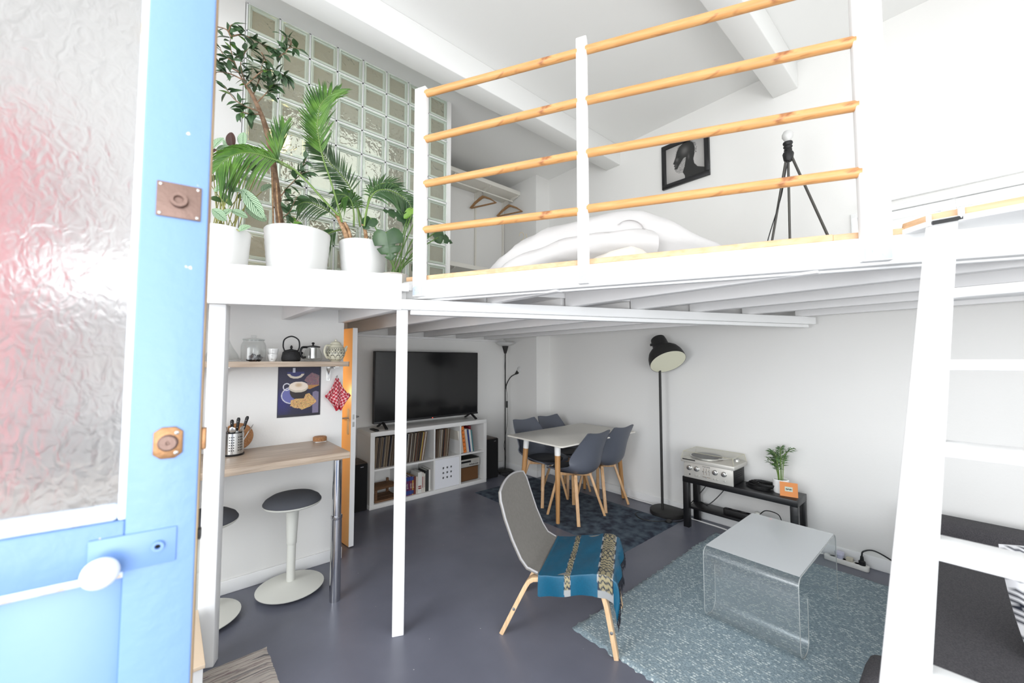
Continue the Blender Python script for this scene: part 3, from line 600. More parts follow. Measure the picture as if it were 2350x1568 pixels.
def make_chair(lab):
    t = thing('dining_chair', lab, 'chair', (0,0,0), 0, 'grey shell chairs around the white table')
    ys = [-.285,-.27,-.254,-.238,-.212,-.16,-.05,.08,.17,.225,.24]; zs = [.84,.75,.66,.57,.49,.438,.424,.432,.448,.45,.437]
    ws = [.172,.208,.225,.235,.238,.238,.236,.232,.22,.19,.16]; cv = [.004,.05,.1,.145,.165,.14,.09,.05,.025,.01,.0]
    t0 = np.linspace(0, 1, len(ys)); tt = np.linspace(0, 1, 121); ker = np.exp(-(np.arange(-14, 15)/6.0)**2); ker /= ker.sum()
    def smo(q): q = np.interp(tt, t0, q); p_ = np.concatenate([2*q[0]-q[14:0:-1], q, 2*q[-1]-q[-2:-16:-1]]); return np.convolve(p_, ker, 'valid')
    ys, zs, ws, cv = smo(ys), smo(zs), smo(ws), smo(cv)
    def fn(u, v):
        y, z, wv, c = (interp(tt, q, v) for q in (ys, zs, ws, cv)); s = 2*u-1; e = abs(s)**2.1
        back = max(0, min(1, 1 - (v-.18)/.5)); back = back*back*(3-2*back)      # 1 on the back, 0 on the seat
        return (s*wv*(1 - .04*e), y + c*e*back + .0, z + c*e*(1-back)*.9 + (.022*(abs(s)**1.6 - .55) - .05*max(0, abs(s)-.72)**1.5)*max(0, 1-v*6))
    MB().grid(fn, 16, 30, uv=False).build('shell', shell_m, t, smooth=True, local=True, solid=.011)
    MB().lathe([(0,.0),(.15,.0),(.178,.006),(.185,.016),(.176,.026),(.12,.034),(0,.036)], (0,.05,.438), 28, sx=1.05, sy=1.02).build('seat_pad', pad_m, t, smooth=True, local=True)
    for sx in (-1, 1):
        for sy in (-1, 1):
            MB().bar((sx*.105, sy*.105+.02, .416), (sx*.195, sy*.195+.0, .001), .032, .024, ref=(sx, sy, 0)).build('leg', beech_m, t, local=True, bevel=.004)
    MB().bar((-.12,-.1,.405),(.12,.14,.405),.024,.045).build('cross_bar', beech_m, t, local=True, bevel=.003); MB().bar((-.12,.14,.404),(.12,-.1,.404),.024,.045).build('cross_bar', beech_m, t, local=True, bevel=.003)
    return t
c1 = make_chair('grey shell chair nearest the camera, back turned, beside the front table leg'); c1.location = (3.045, 2.565, 0)
dup(c1, (3.5, 2.6, 0), 0, 'grey shell chair with back turned, beside the wall end of the table')
dup(c1, (3.12, 3.1, 0), PI, 'grey shell chair on the far side facing us, nearer the uplighter')
dup(c1, (3.53, 3.12, 0), PI, 'grey shell chair on the far side of the table, in the wall corner')
# rugs
def rug(name, x0, x1, y0, y1, h, m, lab, nu=60, nv=60, rough=.004, edge=.006, z=0.0):
    n = MB(); st = random.Random(3)
    ex = [st.uniform(-edge, edge) for _ in range(200)]
    def fn(u, v):
        x = lerp(x0, x1, u); y = lerp(y0, y1, v)
        if u in (0, 1): x += ex[int(v*nv)]
        if v in (0, 1): y += ex[100 + int(u*nu) % 100]
        e = (u in (0, 1) or v in (0, 1))
        return (x, y, z + (0.0005 if e else h + st.uniform(-rough, rough)*.5))
    n.grid(fn, nu, nv); return tag(n.build(name, m, smooth=True), lab, 'rug')
blue_rug_m = mat('worn_blue_pile', S(38,44,60), .95, bump=.3, bscale=250, col2=S(80,94,106), noise=.14, nscale=13)
rug('blue_rug', 2.7, 3.62, 1.83, 3.76, .009, blue_rug_m, 'dark navy distressed rug under the dining table', 40, 60, .001, .002)
tealm = mat('teal_weave', S(112,132,140), .95); nt, N, L, b = nodes(tealm)
tc = N.new('ShaderNodeTexCoord'); mp = N.new('ShaderNodeMapping'); mp.inputs['Scale'].default_value = (125, 62, 1)
sp_ = N.new('ShaderNodeSeparateXYZ'); L.new(tc.outputs['Object'], sp_.inputs[0])
def mm_(op, x_, y_=None):
    n_ = N.new('ShaderNodeMath'); n_.operation = op
    for k_, q_ in enumerate((x_, y_)):
        if q_ is None: continue
        if isinstance(q_, (int, float)): n_.inputs[k_].default_value = q_
        else: L.new(q_, n_.inputs[k_])
    return n_.outputs[0]
cxs = mm_('MULTIPLY', sp_.outputs[0], 62.0); row = mm_('FLOOR', cxs); cys = mm_('ADD', mm_('MULTIPLY', sp_.outputs[1], 70.0), mm_('MULTIPLY', row, .37)); cel = mm_('FLOOR', cys)
cv_ = N.new('ShaderNodeCombineXYZ'); L.new(row, cv_.inputs[0]); L.new(cel, cv_.inputs[1]); wn = N.new('ShaderNodeTexWhiteNoise'); wn.noise_dimensions = '2D'; L.new(cv_.outputs[0], wn.inputs['Vector'])
pres = mm_('GREATER_THAN', wn.outputs['Value'], .6); fx_ = mm_('LESS_THAN', mm_('ABSOLUTE', mm_('SUBTRACT', mm_('FRACT', cxs), .5)), .26); fy_ = mm_('LESS_THAN', mm_('ABSOLUTE', mm_('SUBTRACT', mm_('FRACT', cys), .5)), .4)
fleck = mm_('MULTIPLY', pres, mm_('MULTIPLY', fx_, fy_))
ns = N.new('ShaderNodeTexNoise'); ns.inputs['Scale'].default_value = 120; r3 = N.new('ShaderNodeValToRGB'); r3.color_ramp.elements[0].color = S(120,138,146); r3.color_ramp.elements[1].color = S(150,166,173); r3.color_ramp.elements[0].position = .35; r3.color_ramp.elements[1].position = .65
mul = N.new('ShaderNodeMath'); mul.operation = 'MULTIPLY'; ns2 = N.new('ShaderNodeTexNoise'); ns2.inputs['Scale'].default_value = 22; r4 = N.new('ShaderNodeValToRGB'); r4.color_ramp.elements[0].position = .3; r4.color_ramp.elements[1].position = .55
mx = N.new('ShaderNodeMix'); mx.data_type = 'RGBA'; mx.inputs[7].default_value = S(196,206,206)
L.new(tc.outputs['Object'], ns.inputs[0]); L.new(ns.outputs[0], r3.inputs[0]); L.new(tc.outputs['Object'], ns2.inputs[0]); L.new(ns2.outputs[0], r4.inputs[0])
L.new(fleck, mul.inputs[0]); L.new(r4.outputs[0], mul.inputs[1]); L.new(mul.outputs[0], mx.inputs[0]); L.new(r3.outputs[0], mx.inputs[6]); L.new(mx.outputs[2], b.inputs['Base Color'])
bp = N.new('ShaderNodeBump'); bp.inputs['Strength'].default_value = .6; bp.inputs['Distance'].default_value = .006; L.new(ns.outputs[0], bp.inputs['Height']); L.new(bp.outputs[0], b.inputs['Normal'])
rug('teal_rug', 1.76, 3.66, -1.2, 1.52, .011, tealm, 'large pale teal woven rug flecked with white under the clear table', 110, 140, .004, .012)
strm = mat('striped_weave', (1,1,1,1), .95, bump=.4, bscale=220); nt, N, L, b = nodes(strm)
tc = N.new('ShaderNodeTexCoord'); mp = N.new('ShaderNodeMapping'); mp.inputs['Scale'].default_value = (2.2, 48, 1); ns = N.new('ShaderNodeTexNoise'); ns.inputs['Scale'].default_value = 1; ns.inputs['Detail'].default_value = 4
rr = N.new('ShaderNodeValToRGB'); e = rr.color_ramp.elements; e[0].position = .3; e[0].color = S(84,82,86); e[1].position = .7; e[1].color = S(204,196,184)
for p_, c_ in ((.38,(120,116,116)),(.42,(186,178,170)),(.5,(202,194,184)),(.545,(196,188,178)),(.565,(112,84,92)),(.585,(190,182,172)),(.63,(128,124,124))): q = e.new(p_); q.color = S(*c_)
L.new(tc.outputs['Object'], mp.inputs[0]); L.new(mp.outputs[0], ns.inputs[0]); L.new(ns.outputs[0], rr.inputs[0]); L.new(rr.outputs[0], b.inputs['Base Color'])
rug('striped_mat', -.35, .445, 1.6, 2.47, .008, strm, 'small striped grey and plum mat near the entrance', 40, 40, .001, .003)
# ------------------------------------------------------------------ grey lounge chair with blue throw
fdir = Vector((.51, -.86, 0)).normalized(); ldir = Vector((-fdir.y, fdir.x, 0)); lc = Vector((1.42, 1.736, 0)) + ldir*.25
lrz = math.atan2(-fdir.x, fdir.y)
lg = thing('lounge_chair', 'low grey felt lounge chair on bent birch legs, blue throw on its seat', 'chair', lc, lrz)
ps = [-.03,-.012,.02,.065,.115,.165,.225,.3,.4,.5,.565,.6]; pz = [.775,.72,.63,.52,.425,.365,.342,.352,.374,.398,.4,.385]; pwd = [.222,.248,.254,.25,.246,.238,.232,.232,.236,.236,.225,.2]
tt = np.linspace(0, 1, len(ps))
def shellp(u, v):
    s, z, wv = (interp(tt, q, v) for q in (ps, pz, pwd)); x = (2*u-1)
    return (x*wv, s + .02*x*x*max(0, 1-v*2.2), z + .012*x*x*(1 if v > .45 else 0) + (.03*(1-x*x) - .015)*max(0, 1-v*9))
MB().grid(shellp, 14, 44, uv=False).build('shell', felt_m, lg, smooth=True, local=True, solid=.012)
ed = [shellp(u, 0) for u in np.linspace(0, 1, 15)]
rim = [shellp(0, v) for v in np.linspace(.52, 0, 24)] + ed + [shellp(1, v) for v in np.linspace(0, .52, 24)]
MB().tube([(p[0], p[1], p[2]) for p in rim], .0055, 8).build('piping', mat('pale_piping', S(168,166,166), .8), lg, smooth=True, local=True)
for sx in (-1, 1):
    path = [(0,0.0),(.145,.29)] + [(.19,.322),(.24,.327)] + [(.35,.333),(.47,.34)] + [(.515,.336),(.548,.31)] + [(.575,.2),(.612,0.0)]
    path = [(0,0),(.05,.1),(.1,.2),(.14,.278),(.158,.305),(.18,.32),(.21,.326),(.3,.33),(.45,.334),(.5,.333),(.53,.322),(.55,.3),(.565,.25),(.588,.13),(.612,0)]
    vs = []; n = len(path)
    for i, (s, z) in enumerate(path):
        a = Vector(path[min(i+1, n-1)]) - Vector(path[max(i-1, 0)]); a.normalize(); nx, nz = -a.y*.0115, a.x*.0115
        for xx in (-.024, .024): vs += [(sx*.215+xx, s+nx, z+nz), (sx*.215+xx, s-nx, z-nz)]
    fs = []
    for i in range(n-1):
        k, q = i*4, i*4+4; fs += [(k,q,q+2,k+2),(k+3,q+3,q+1,k+1),(k+1,q+1,q,k),(k+2,q+2,q+3,k+3)]
    fs += [(0,2,3,1), ((n-1)*4+1,(n-1)*4+3,(n-1)*4+2,(n-1)*4)]
    fr = MB().add(vs, fs).build('leg_frame', birch_m, lg, local=True, bevel=.002)
    for s, z in ((.075,.15),(.59,.13)): MB().lathe([(0,.004),(.008,.003),(.009,0)], (sx*.215+sx*.024, s, z), 12, M=Matrix.Rotation(sx*PI/2, 4, 'Y')).build('bolt', steel_m, fr, local=True, smooth=True)
MB().bar((-.2,.2,.318),(.2,.2,.318),.05,.012).bar((-.2,.46,.325),(.2,.46,.325),.05,.012).build('cross_bar', birch_m, lg, local=True)
# throw
NU, NV = 110, 130
def thr(u, v):
    a = lerp(-.30, .345, u); b = lerp(.215, .70, v); x = max(-.243, min(.243, a)); s = b; z = interp(ps, pz, min(b, .6)) + .013
    if b > .585: k = b - .585; s = .585 + .045*(1-math.exp(-k/.045)); z = interp(ps, pz, .585) + .013 - max(0, k - .045*(1-math.exp(-k/.05)))*1.05
    q = abs(a) - .243
    if q > -.02:
        e = max(0, q); x = math.copysign(.243 + .014*(1-math.exp(-(q+.02)/.02)), a); z -= e
        if a > 0: x += .012*math.sin(b*40)*e*8; z += -.055*max(0, (b-.5)/.2)*e*10*.55
    z += .003*math.sin(a*23+b*9)*math.sin(b*31) - .004*max(0, 1-abs(a)/.2)
    return Vector((x, s + (.008*math.sin(a*30) if b > .62 else 0), z))
cols = []
base_c = np.array(S(0,80,108)[:3]); gold = np.array(S(150,140,108)[:3]); navy = np.array(S(26,38,54)[:3]); silver = np.array(S(150,152,152)[:3])
for j in range(NV+1):
    for i in range(NU+1):
        a = lerp(-.30, .345, i/NU); b = lerp(.215, .70, j/NV); c = base_c*(.92+.16*rnd(0,1)); skew = b - .035*(a+.0)
        for lo, hi in ((.345,.378),(.515,.598)):
            if lo < skew < hi:
                f = (skew-lo)/(hi-lo); wd_ = hi-lo; nz = 2 if wd_ < .05 else 3
                if f < .09 or f > .91: c = navy if int(f*44) % 2 else silver
                else:
                    zg = abs(((f*nz) % 1) - .5)*2; ph_ = (a*36 + zg*.55) % 1; dia = (abs(((a*18) % 1) - .5)*2 + zg)
                    c = gold if (ph_ > .33) else navy
                    if int(a*18) % 3 == 0: c = navy if abs(dia-.9) < .22 or dia < .2 else gold
                if a > .315 or a < -.29: c = silver
        cols.append((*c, 1))
th_m = attr_mat('teal_silk', .42, .1)
th = MB().grid(thr, NU, NV).build('throw', th_m, None, smooth=True, local=True, solid=.0015, col=cols)
th.location = lc; th.rotation_euler = (0, 0, lrz); tag(th, 'blue silk throw with two gold patterned bands draped over the lounge chair seat', 'throw'); OFF[th.name] = Vector(lc)
fg = MB(); R2 = random.Random(5)
for k in range(70):
    u = k/69; p = thr(u, 1.0); d = Vector((R2.uniform(-.25,.25), R2.uniform(-.05,.3), -1)).normalized()*R2.uniform(.035,.06)
    fg.tube([p, p + d*.5 + Vector((R2.uniform(-.004,.004),.004,0)), p + d], [.0025,.0022,.0006], 5)
fg.build('fringe', mat('navy_fringe', S(22,26,36), .8), th, local=True)['kind'] = 'stuff'
# ------------------------------------------------------------------ black floor lamp
hk = thing('floor_lamp', 'tall black floor lamp with large tilted bell shade by the right wall', 'lamp', (3.765, 2.01, 0))
MB().lathe([(.162,0),(.165,.006),(.165,.036),(.158,.042),(0,.045)], (3.765,2.01,0), 40).build('base', matte_m, hk, smooth=True)
pt = Vector((3.73, 2.045, 0))
MB().tube([pt+Vector((0,0,.04)), pt+Vector((0,0,1.5))], .0125, 12).build('pole', matte_m, hk, smooth=True)
vd = Vector((pt.x, pt.y, 0)).normalized(); rv_ = Vector((vd.y, -vd.x, 0))
ax = (vd*-.52 + (rv_*.36 + Vector((0,0,-.93)))*.854).normalized()      # direction the shade opens
rc = Vector((0.870,0.458,1.489)); rc = Vector((pt.x, pt.y, 1.485)) + rv_*.075 - vd*.1
q = (-ax).to_track_quat('Z', 'Y').to_matrix().to_4x4(); Mh = Matrix.Translation(rc) @ q
MB().lathe([(.168,.002),(.172,0),(.172,.03),(.164,.075),(.145,.12),(.11,.158),(.085,.175),(.078,.185),(.076,.25),(.07,.29),(.05,.302),(0,.304)], (0,0,0), 40, M=Mh).build('shade', matte_m, hk, smooth=True)
MB().lathe([(.1695,.001),(.162,.075),(.142,.118),(.105,.155),(.07,.172),(0,.175)], (0,0,0), 40, M=Mh).build('shade_lining', mat('cream_enamel', S(226,224,200), .3), hk, smooth=True)
MB().lathe([(0,.03),(.02,.034),(.031,.055),(.028,.085),(.014,.12),(.013,.17)], (0,0,0), 20, M=Mh).build('bulb', mat('bulb_glass', S(240,236,216), .1), hk, smooth=True)
for sx in (-1, 1): MB().lathe([(.006,0),(.006,.02),(.014,.022),(.014,.03),(0,.031)], Mh @ Vector((sx*.075,0,.215)), 12, M=q @ Matrix.Rotation(sx*PI/2, 4, 'Y')).build('thumbscrew', matte_m, hk, smooth=True)
MB().tube([pt+Vector((0,0,1.48)), pt+Vector((0,0,1.6)), Mh @ Vector((0,0,.24))], .0125, 10).build('bracket', matte_m, hk, smooth=True)
tag(MB().tube(sm([(3.6,2.18,.004),(3.5,2.2,.014),(3.42,2.1,.014),(3.46,1.98,.014),(3.56,1.9,.014),(3.62,1.85,.006),(3.72,1.82,.006),(3.85,1.85,.006)]), .004, 6).build('cable', blackp_m, smooth=True), 'thin black cable looping round the base of the big floor lamp', 'cable')
tag(MB().lathe([(.026,0),(.03,.008),(.024,.018),(0,.02)], (3.55,1.885,.01), 20, sx=1.2).build('foot_switch', blackp_m, smooth=True), 'small black foot switch on the floor beside the lamp base', 'switch')
# ------------------------------------------------------------------ black bench with hi-fi
bn = thing('bench', 'low black bench with lower shelf along the right wall', 'bench', (3.715, 1.33, 0))
B0, B1, V0, V1 = 3.59, 3.84, .89, 1.768
bx('top', (B0, V0, .4), (B1, V1, .45), black_m, bn, .002); bx('shelf', (B0+.03, V0+.03, .165), (B1-.03, V1-.03, .185), black_m, bn, .001)
for x in (B0+.001, B1-.051):
    for y in (V0+.001, V1-.051): bx('leg', (x, y, 0), (x+.05, y+.05, .4), black_m, bn, .002)
am = thing('amplifier', 'silver-fronted hi-fi amplifier with four large knobs on the black bench', 'amplifier', (3.7, 1.54, .45))
A0, A1, AZ = 1.335, 1.752, .45
bx('case', (B0+.012, A0+.004, AZ+.002), (3.85, A1-.004, AZ+.132), blackp_m, am, .003)
bx('front_panel', (B0-.002, A0, AZ), (B0+.012, A1, AZ+.136), alu_m, am, .002)
Mk = Matrix.Rotation(-PI/2, 4, 'Y')
fx = B0 - .002; yy = lambda f: lerp(A1, A0, f)
for f in (.13, .285, .66, .835): MB().lathe([(.0215,0),(.0215,.004),(.019,.006),(.018,.02),(.015,.0215),(0,.021)], (fx, yy(f), AZ+.088), 24, M=Mk).build('knob', steel_m, am, smooth=True)
for f in (.425, .48, .54):
    s_ = bx('slot', (fx-.0006, yy(f)-.0012, AZ+.05), (fx, yy(f)+.0012, AZ+.105), mat('slot_brown', S(112,86,54), .6), am); bx('slider', (fx-.009, yy(f)-.005, AZ+.074+.01*(f>.5)), (fx, yy(f)+.005, AZ+.082+.01*(f>.5)), steel_m, am, .001)
bx('slot', (fx-.0006, yy(.56), AZ+.03), (fx, yy(.4), AZ+.033), mat('slot_brown', S(112,86,54), .6), am); bx('slider', (fx-.009, yy(.48)-.004, AZ+.026), (fx, yy(.48)+.004, AZ+.037), steel_m, am, .001)
for f in (.27, .325, .645, .705, .85): MB().lathe([(.005,0),(.004,.012),(0,.013)], (fx, yy(f), AZ+.03), 10, M=Mk).build('button', steel_m, am, smooth=True)
MB().lathe([(.006,0),(.006,.002),(0,.002)], (fx, yy(.13), AZ+.03), 12, M=Mk).build('jack', dark_m, am)
for f in (.02, .98):
    for z in (.008, .127): MB().lathe([(.0035,0),(.003,.0015),(0,.002)], (fx, yy(f), AZ+z), 8, M=Mk).build('screw', steel_m, am)
Rt = Matrix(((0,0,-1,0),(-1,0,0,0),(0,1,0,0),(0,0,0,1)))
text('lettering', 'marantz', .02, Matrix.Translation((fx-.0002, yy(.48), AZ+.12)) @ Rt, ink, am)
for i in range(4):
    for k in range(5): MB().box((3.66+k*.03, A0+.0028, AZ+.06+i*.016), (3.682+k*.03, A0+.0045, AZ+.064+i*.016)).build('vent_slot', dark_m, am)
tt_ = thing('turntable', 'silver turntable with clear lid on top of the amplifier', 'turntable', (3.7, 1.54, AZ+.136))
PZ = AZ + .136; P0, P1, Q0, Q1 = 3.572, 3.86, 1.318, 1.772
bx('plinth', (P0, Q0, PZ), (P1, Q1, PZ+.034), alu_m, tt_, .004); bx('control_strip', (P0-.001, 1.64, PZ+.02), (P0+.001, 1.755, PZ+.03), matte_m, tt_)
MB().lathe([(.13,0),(.135,.004),(.135,.016),(.132,.018),(0,.018)], (3.716, 1.6, PZ+.034), 40).build('platter', steel_m, tt_, smooth=True)
MB().lathe([(.127,0),(.127,.003),(0,.003)], (3.716, 1.6, PZ+.052), 40).build('mat', blackp_m, tt_, smooth=True)
MB().lathe([(.024,0),(.022,.02),(.012,.03),(0,.031)], (3.79, 1.375, PZ+.034), 18).build('arm_base', steel_m, tt_, smooth=True)
MB().tube([(3.83,1.375,PZ+.062),(3.73,1.39,PZ+.062),(3.66,1.44,PZ+.06),(3.645,1.47,PZ+.058)], .004, 8).build('tonearm', steel_m, tt_, smooth=True)
lid = MB(); zt = PZ + .034; i_ = .018
o8 = [(P0+.004,Q0+.004,zt),(P1-.004,Q0+.004,zt),(P1-.004,Q1-.004,zt),(P0+.004,Q1-.004,zt),(P0+i_,Q0+i_,zt+.058),(P1-.004,Q0+i_,zt+.058),(P1-.004,Q1-i_,zt+.058),(P0+i_,Q1-i_,zt+.058)]
lid.add(o8, [(4,5,6,7),(0,1,5,4),(1,2,6,5),(2,3,7,6),(3,0,4,7)]).build('dust_lid', lid_m, tt_)
le = MB(); edge_pts = [(4,5),(5,6),(6,7),(7,4),(0,4),(3,7),(1,5),(2,6)]
for a, b_ in edge_pts: le.tube([o8[a], o8[b_]], .0016, 5)
le.build('lid_edge', mat('lid_edge', S(196,190,160), .2), tt_)
cb = MB(); R3 = random.Random(11)
for k in range(7):
    pts = [(3.74+R3.uniform(.75,1.15)*.06*math.cos(a+.2*k), 1.2+R3.uniform(.8,1.1)*.1*math.sin(a+.2*k)-.01*k, .458+.006*k+R3.uniform(0,.006)) for a in [i*.62 for i in range(11)]]
    cb.tube(sm(pts, 3), .0052, 7)
tag(cb.build('cable_coil', blackp_m, smooth=True), 'coiled black cable on the bench between amplifier and small plant', 'cable')
def plantpot(t, c, r0, r1, h, m, ribs=0, n=40, wallt=.01):
    prof = [(0,.001),(r0*.96,.0),(r0,.004)]
    steps = max(ribs*2, 6)
    for i in range(1, steps): prof.append((lerp(r0, r1, (i/steps)**.8) + (.0016 if ribs and i % 2 else 0), h*i/steps))
    prof += [(r1, h-.004),(r1-.003,h),(r1-wallt,h-.002),(r1-wallt-.004,h-.03)]
    MB().lathe(prof, c, n).build('pot', m, t, smooth=True)
    MB().lathe([(0,h-.028),(r1-wallt-.003,h-.03)], c, 24).build('soil', soil_m, t)
grn = lambda n_, a, b_, r=.45: mat(n_, S(*a), r, col2=S(*b_), noise=.15, nscale=9)
parlor_m = grn('parlor_palm_green', (52,84,44), (92,124,70)); stem_m = mat('green_stem', S(112,140,70), .5)
pp = thing('potted_palm', 'small parlour palm in a white pot on the right end of the black bench', 'plant', (3.735, 1.035, .45))
plantpot(pp, (3.735,1.035,.45), .05, .056, .105, white_glaze)
R4 = random.Random(4)
for k in range(15):
    a = R4.uniform(0, 6.28); b0 = Vector((3.735+.015*math.cos(a), 1.035+.015*math.sin(a), .53)); hh = R4.uniform(.1,.24); out = R4.uniform(.015,.04)
    pts = sm([b0, b0+Vector((out*.3*math.cos(a), out*.3*math.sin(a), hh*.6)), b0+Vector((out*math.cos(a), out*math.sin(a), hh)), b0+Vector(((out+.045)*math.cos(a), (out+.045)*math.sin(a), hh+.03))], 5)
    fr_ = MB().tube(pts, [.0024]*len(pts), 5, m=0)
    for i in range(7, len(pts)):
        tdir = (pts[i]-pts[i-1]).normalized(); sd = tdir.cross(Vector((0,0,1))).normalized()
        for s_ in (-1, 1):
            dv = (tdir*.6 + sd*s_*.7 + Vector((0,0,R4.uniform(-.3,.5)))).normalized(); ln = .06*(1-.3*(i-7)/8); wv = dv.cross(Vector((R4.uniform(-1,1),R4.uniform(-1,1),.6))).normalized()*.0042; p = pts[i]
            fr_.add([p, p+dv*ln*.4+wv, p+dv*ln+Vector((0,0,-.012)), p+dv*ln*.4-wv], [(0,1,2,3)], 1)
    fr_.build('frond', [stem_m, parlor_m], pp)
cd_ = thing('greeting_card', 'orange square card with pale stamp leaning on the small white plant pot', 'card', (3.685, .985, .45))
Mc = Matrix.Translation((3.637, 1.015, .451)) @ Matrix.Rotation(math.radians(15), 4, 'Z') @ Matrix.Rotation(math.radians(-76), 4, 'Y')
MB().box((0,-.115,0),(.105,0,.0025),M=Mc).build('card', mat('card_orange', S(212,136,76), .7), cd_)
MB().box((.038,-.082,.0025),(.072,-.032,.0032),M=Mc).build('stamp', mat('stamp_paper', S(186,196,182), .7), cd_)
mk = MB()
for k in range(7): mk.box((.052-.002*(k%3), -.078+.006*k, .0032),(.057+.003*(k%2), -.073+.006*k, .0036),M=Mc)
mk.build('print', ink, cd_)
def strip_(name, p0, p1, wd_, h, z, m, lab, nsock):
    a, b_ = Vector(p0), Vector(p1); d = (b_-a).normalized(); M = Matrix.Translation((a.x, a.y, z)) @ Matrix.Rotation(math.atan2(d.y, d.x), 4, 'Z'); L_ = (b_-a).length
    t = thing(name, lab, 'power strip', (*((a+b_)/2)[:2], z))
    MB().prism(rrect(0, L_, -wd_/2, wd_/2, wd_*.3), 0, h, M=M).build('body', m, t, bevel=.004)
    for k in range(nsock):
        MB().lathe([(.021,0),(.021,.001),(.017,.001),(.016,-.004),(0,-.004)], M @ Vector((L_*(k+.7)/(nsock+.6), 0, h)), 18).build('socket', mat('socket_face', S(60,60,62) if m is blackp_m else S(226,224,218), .5), t)
    return t, M, L_
t, M, L_ = strip_('power_strip', (3.68,1.45), (3.69,1.06), .055, .045, .186, blackp_m, 'black power strip with red light on the shelf of the black bench', 5)
MB().lathe([(.007,0),(.006,.004),(0,.005)], M @ Vector((L_*.9,0,.045)), 10).build('led', led_m, t)
MB().lathe([(.019,0),(.019,.03),(.008,.034),(0,.034)], M @ Vector((L_*.66,0,.045)), 14).build('plug', cream_m, t)
tag(MB().tube(sm([(3.69,1.18,.245),(3.69,1.13,.29),(3.7,1.05,.28),(3.7,1.02,.22),(3.72,.99,.19)]), .004, 6).build('cable', blackp_m, smooth=True), 'black cable arching off the end of the black power strip', 'cable')
tag(MB().tube(sm([(3.86,1.68,.46),(3.85,1.66,.36),(3.82,1.72,.25),(3.8,1.82,.12),(3.84,1.9,.05)]), .004, 6).build('cable', blackp_m, smooth=True), 'black cable hanging behind the left legs of the bench', 'cable')
tag(MB().tube(sm([(3.86,1.5,.46),(3.855,1.5,.36),(3.82,1.55,.27),(3.76,1.62,.19),(3.8,1.7,.187)]), .004, 6).build('cable', blackp_m, smooth=True), 'second black cable slanting down to the bench shelf', 'cable')
tag(MB().tube(sm([(3.87,2.9,.05),(3.865,2.5,.012),(3.86,2.2,.01),(3.8,1.9,.01),(3.79,1.7,.01),(3.78,1.5,.01),(3.74,1.35,.01),(3.76,1.2,.01),(3.83,.9,.01),(3.85,.8,.02)]), .006, 7).build('cable', white_m, smooth=True), 'white cable along the foot of the right wall', 'cable')
t, M, L_ = strip_('power_strip', (3.83,.79), (3.81,.53), .05, .035, 0, mat('strip_white', S(232,230,224), .4), 'white power strip on the floor by the right wall', 3)
MB().lathe([(.021,0),(.03,.03),(.028,.045),(.012,.047),(0,.046)], M @ Vector((L_*.36,0,.035)), 18).build('charger', mat('lilac_plastic', S(206,206,224), .4), t)
MB().lathe([(.02,0),(.02,.025),(.012,.032),(.009,.06),(0,.061)], M @ Vector((L_*.85,0,.035)), 14).build('plug', blackp_m, t)
MB().box((L_*.5,-.015,.035),(L_*.66,.02,.06),M=M).build('plug', mat('beige_plastic', S(196,190,172), .5), t, bevel=.006)
tag(MB().tube(sm([(3.815,.57,.095),(3.82,.56,.13),(3.83,.5,.15),(3.85,.4,.1),(3.86,.3,.02)]), .005, 7).build('cable', blackp_m, smooth=True), 'thick black cable arching from the white power strip to the right', 'cable')
# ------------------------------------------------------------------ clear bent coffee table
ac = thing('coffee_table', 'clear acrylic waterfall coffee table with magazine pouch on the teal rug', 'table', (2.8, .82, .012))
F0, F1, G0, G1, TZ, z0 = 2.385, 3.2, .6, 1.06, .415, .02
prof = [(F0+.15, z0+.25), (F0+.148, z0+.06)] + [(F0+.088+.06*math.cos(a), z0+.06+.06*math.sin(a)) for a in [-k*PI/10 for k in range(1, 6)]] + [(F0+.06+.06*math.cos(a), z0+.06+.06*math.sin(a)) for a in [-PI/2 - k*PI/10 for k in range(1, 6)]]
prof += [(F0+.045+.045*math.cos(a), TZ-.045+.045*math.sin(a)) for a in [PI - k*PI/12 for k in range(0, 7)]] + [(F1-.045+.045*math.cos(a), TZ-.045+.045*math.sin(a)) for a in [PI/2 - k*PI/12 for k in range(0, 7)]] + [(F1, z0-.006)]
vs = []; n = len(prof); T_ = .008
for i, (x, z) in enumerate(prof):
    a = Vector(prof[min(i+1,n-1)]) - Vector(prof[max(i-1,0)]); a.normalize(); nx, nz = a.y*T_/2, -a.x*T_/2
    for y in (G0, G1): vs += [(x+nx, y, z+nz), (x-nx, y, z-nz)]
fs = []
for i in range(n-1):
    k, q = i*4, i*4+4; fs += [(k,k+2,q+2,q),(k+1,q+1,q+3,k+3),(k,q,q+1,k+1),(k+2,k+3,q+3,q+2)]
fs += [(0,1,3,2), ((n-1)*4,(n-1)*4+2,(n-1)*4+3,(n-1)*4+1)]
sh = MB().add(vs, fs).build('sheet', [acry_m], ac, smooth=True)
# frosted worn top face
edge_m = mat('acrylic_edge', S(214,218,216), .15, Transmission_Weight=.5)
for y in (G0, G1): MB().tube([(x, y, z) for x, z in prof], .0026, 5).build('polished_edge', edge_m, ac, smooth=True)
fk = MB().box((F0+.03, G0+.002, TZ+.0041), (F1-.03, G1-.002, TZ+.0046)).build('scuffed_top', clear('scuffed_acrylic', (.9,.92,.93,1), .55, .22), ac)
